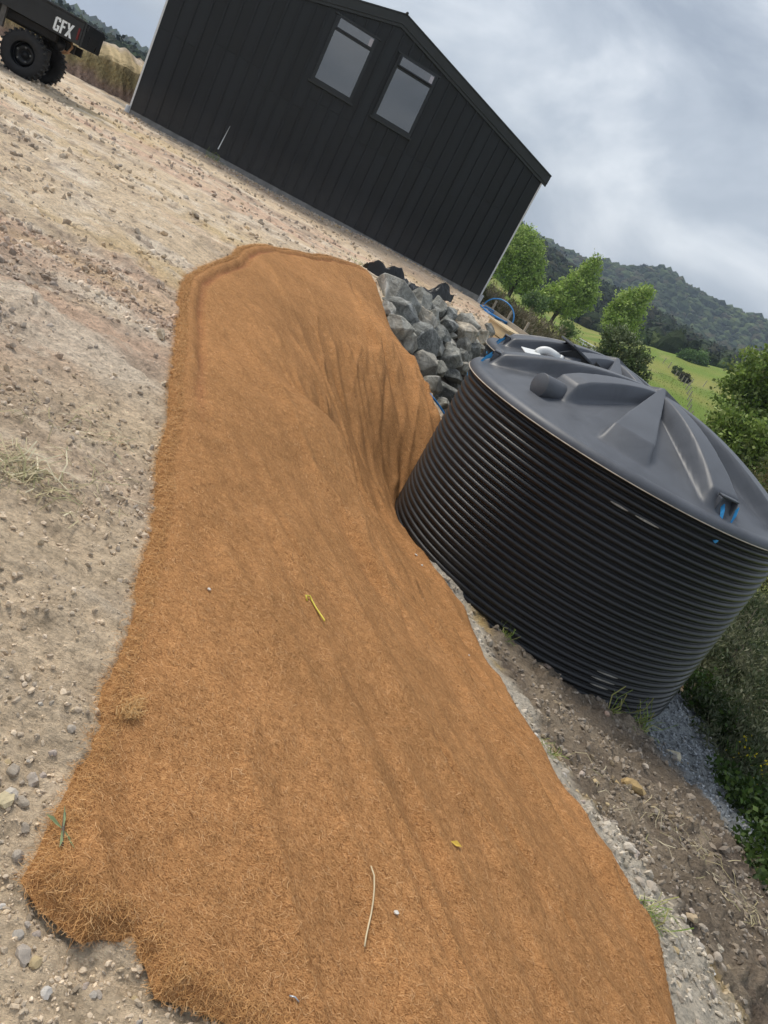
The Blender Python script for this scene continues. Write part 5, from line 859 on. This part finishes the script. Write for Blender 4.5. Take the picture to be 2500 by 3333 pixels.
# bits lying on the mat
def gm(x, y): return (x,y,float(mat_height(np.array([x]),np.array([y]))[0])+.006)
p = gm(-.05,2.67); o = MB().tube([(-.045,.035,.002),(-.06,.05,.012),(-.045,.062,.012),(-.03,.05,.006),(.0,.015,.004),(.03,-.02,.006),(.05,-.035,.003),(.052,-.05,.008)],.0036,6).build('yellow_tie',simple('yellow_plastic',(.62,.52,.06),.5,.2,20,0),None,True); o.location = p; tag(o,'curled bright yellow plastic tie lying mid mat','tie')
p = gm(.70,2.0); o = mk('yellow_leaf',*(lambda V,F:(V,F))(np.array([(-.02,0,0),(0,.012,.006),(.022,.002,.002),(0,-.012,.004)]),[(0,1,2,3)]),simple('yellow_leaf',(.55,.36,.05),.7,.2,30,0)); o.location = p; tag(o,'small yellow leaf lying on the lower right of the mat','leaf')
p = gm(.33,1.19); o = MB().tube([(-.012,0,0),(.0,.002,.002),(.012,-.002,0)],.002,6).build('staple',simple('galvanised_wire',(.55,.57,.6),.3,.1,9,0,metal=.8),None,True); o.location = p; tag(o,'short shiny wire staple near the bottom of the mat','staple')
for k,(x_,y_,lab) in enumerate([(.42,6.2,'white clay crumb on the mat near the tank'),(.50,6.05,'white clay crumb nearest the right mat edge by the tank'),(-.40,2.35,'white fleck of shell left of the yellow tie'),(.52,1.55,'pale fleck near the bottom of the mat'),(.10,3.9,'pale pebble on the crest of the mat'),(.98,4.75,'tiny white pebble by the right mat edge')]):
    V,F = stone_base(1,.3,500+k); s = .014 if y_ < 5 else .028; o = mk('crumb',V*s*np.array([.7,.5,.4]),F,M_stone,None,False,np.tile([.68,.65,.60],(len(V),1))); o.location = gm(x_,y_); tag(o,lab,'crumb')
p = gp(-.27,1.24); wd = empty('uprooted_weed',(p[0],p[1],p[2]+.05)); tag(wd,'wilted grey green sprig caught on the left mat edge','weed'); MB().tube([(-.02,.04,.01),(0,0,.012),(.02,-.03,.004)],.003,6).build('stem',M_bark,wd,True)
for d in ((-.03,.05,.02),(.05,-.03,.012),(.02,-.05,.02),(-.05,.01,.015)): MB().add([(0,0,.012),(d[0]*.5-.007,d[1]*.5+.006,d[2]+.004),(d[0],d[1],d[2]),(d[0]*.5+.007,d[1]*.5-.006,d[2])],[(0,1,2,3)]).build('leaf_blade',M_straw if False else simple('wilted_leaf',(.22,.27,.13),.7,.3,30,0),wd)
tw = MB().tube([tuple(np.array(gm(.42+t*.05,1.62-t*.20))+np.array([.01*math.sin(t*4),0,.006])) for t in np.linspace(0,1,8)],.0022,6).build('dry_stalk',simple('dry_stalk',(.60,.50,.32),.7,.2,20,0),None,True); tag(tw,'long pale dry stalk lying on the lower part of the mat','stalk')
p = gm(-.33,1.66); n = 260; P = np.stack([rng.normal(0,.011,n)+p[0],rng.normal(0,.022,n)+p[1],p[2]+np.abs(rng.normal(.004,.006,n))],-1); D = rng.normal(size=(n,3))*np.array([.5,1,.25]); D /= np.linalg.norm(D,axis=1)[:,None]; V,F,C = ribbons(P,D,np.tile([0,0,1.],(n,1)),rng.uniform(.015,.05,n),np.full(n,.0011),rng.uniform(0,.004,n),rng.normal(0,.01,n),pick_col(n,[(.55,.33,.14),(.44,.24,.09),(.64,.44,.22)],[.4,.4,.2])); ct = empty('coir_tuft',p); o = mk('strands',V-np.array(p),F,M_fibre,ct,False,C); tag(o,kind='stuff'); tag(ct,'loose tuft of coir lying near the lower left edge of the mat','tuft')
# paddock grass blades near enough to read
n = 7000; aa = np.radians(rng.uniform(-1,17,n)); r_ = rng.uniform(60,130,n); x = r_*np.sin(aa); y = r_*np.cos(aa); z = H(x,y); Lg = rng.uniform(.12,.26,n); D = rng.normal(size=(n,3))*.5+np.array([0,0,1.2]); D /= np.linalg.norm(D,axis=1)[:,None]; V,F,C = cards(np.stack([x,y,z+Lg*.3],-1),D,Lg,Lg*.35,pick_col(n,[(.17,.23,.05),(.24,.26,.08),(.14,.19,.04)],[.4,.3,.3])); o = mk('grass',V,F,M_leaf,None,False,C); tag(o,'rough green paddock grass on the slopes behind the tanks','grass',kind='stuff')
# ---------------------------------------------------------------- hazy air
hz = MB().box(-3400,3400,-3400,3400,-60,160).build('haze',None or bpy.data.materials.new('haze'),None); m = hz.data.materials[0]; m.use_nodes = True; m.node_tree.nodes.clear(); vo = m.node_tree.nodes.new('ShaderNodeVolumePrincipled'); vo.inputs['Color'].default_value = (.62,.76,.98,1); vo.inputs['Density'].default_value = .00030; vo.inputs['Anisotropy'].default_value = .2; mo = m.node_tree.nodes.new('ShaderNodeOutputMaterial'); m.node_tree.links.new(vo.outputs[0],mo.inputs['Volume']); tag(hz,'thin pale haze in the valley air','haze',kind='stuff')
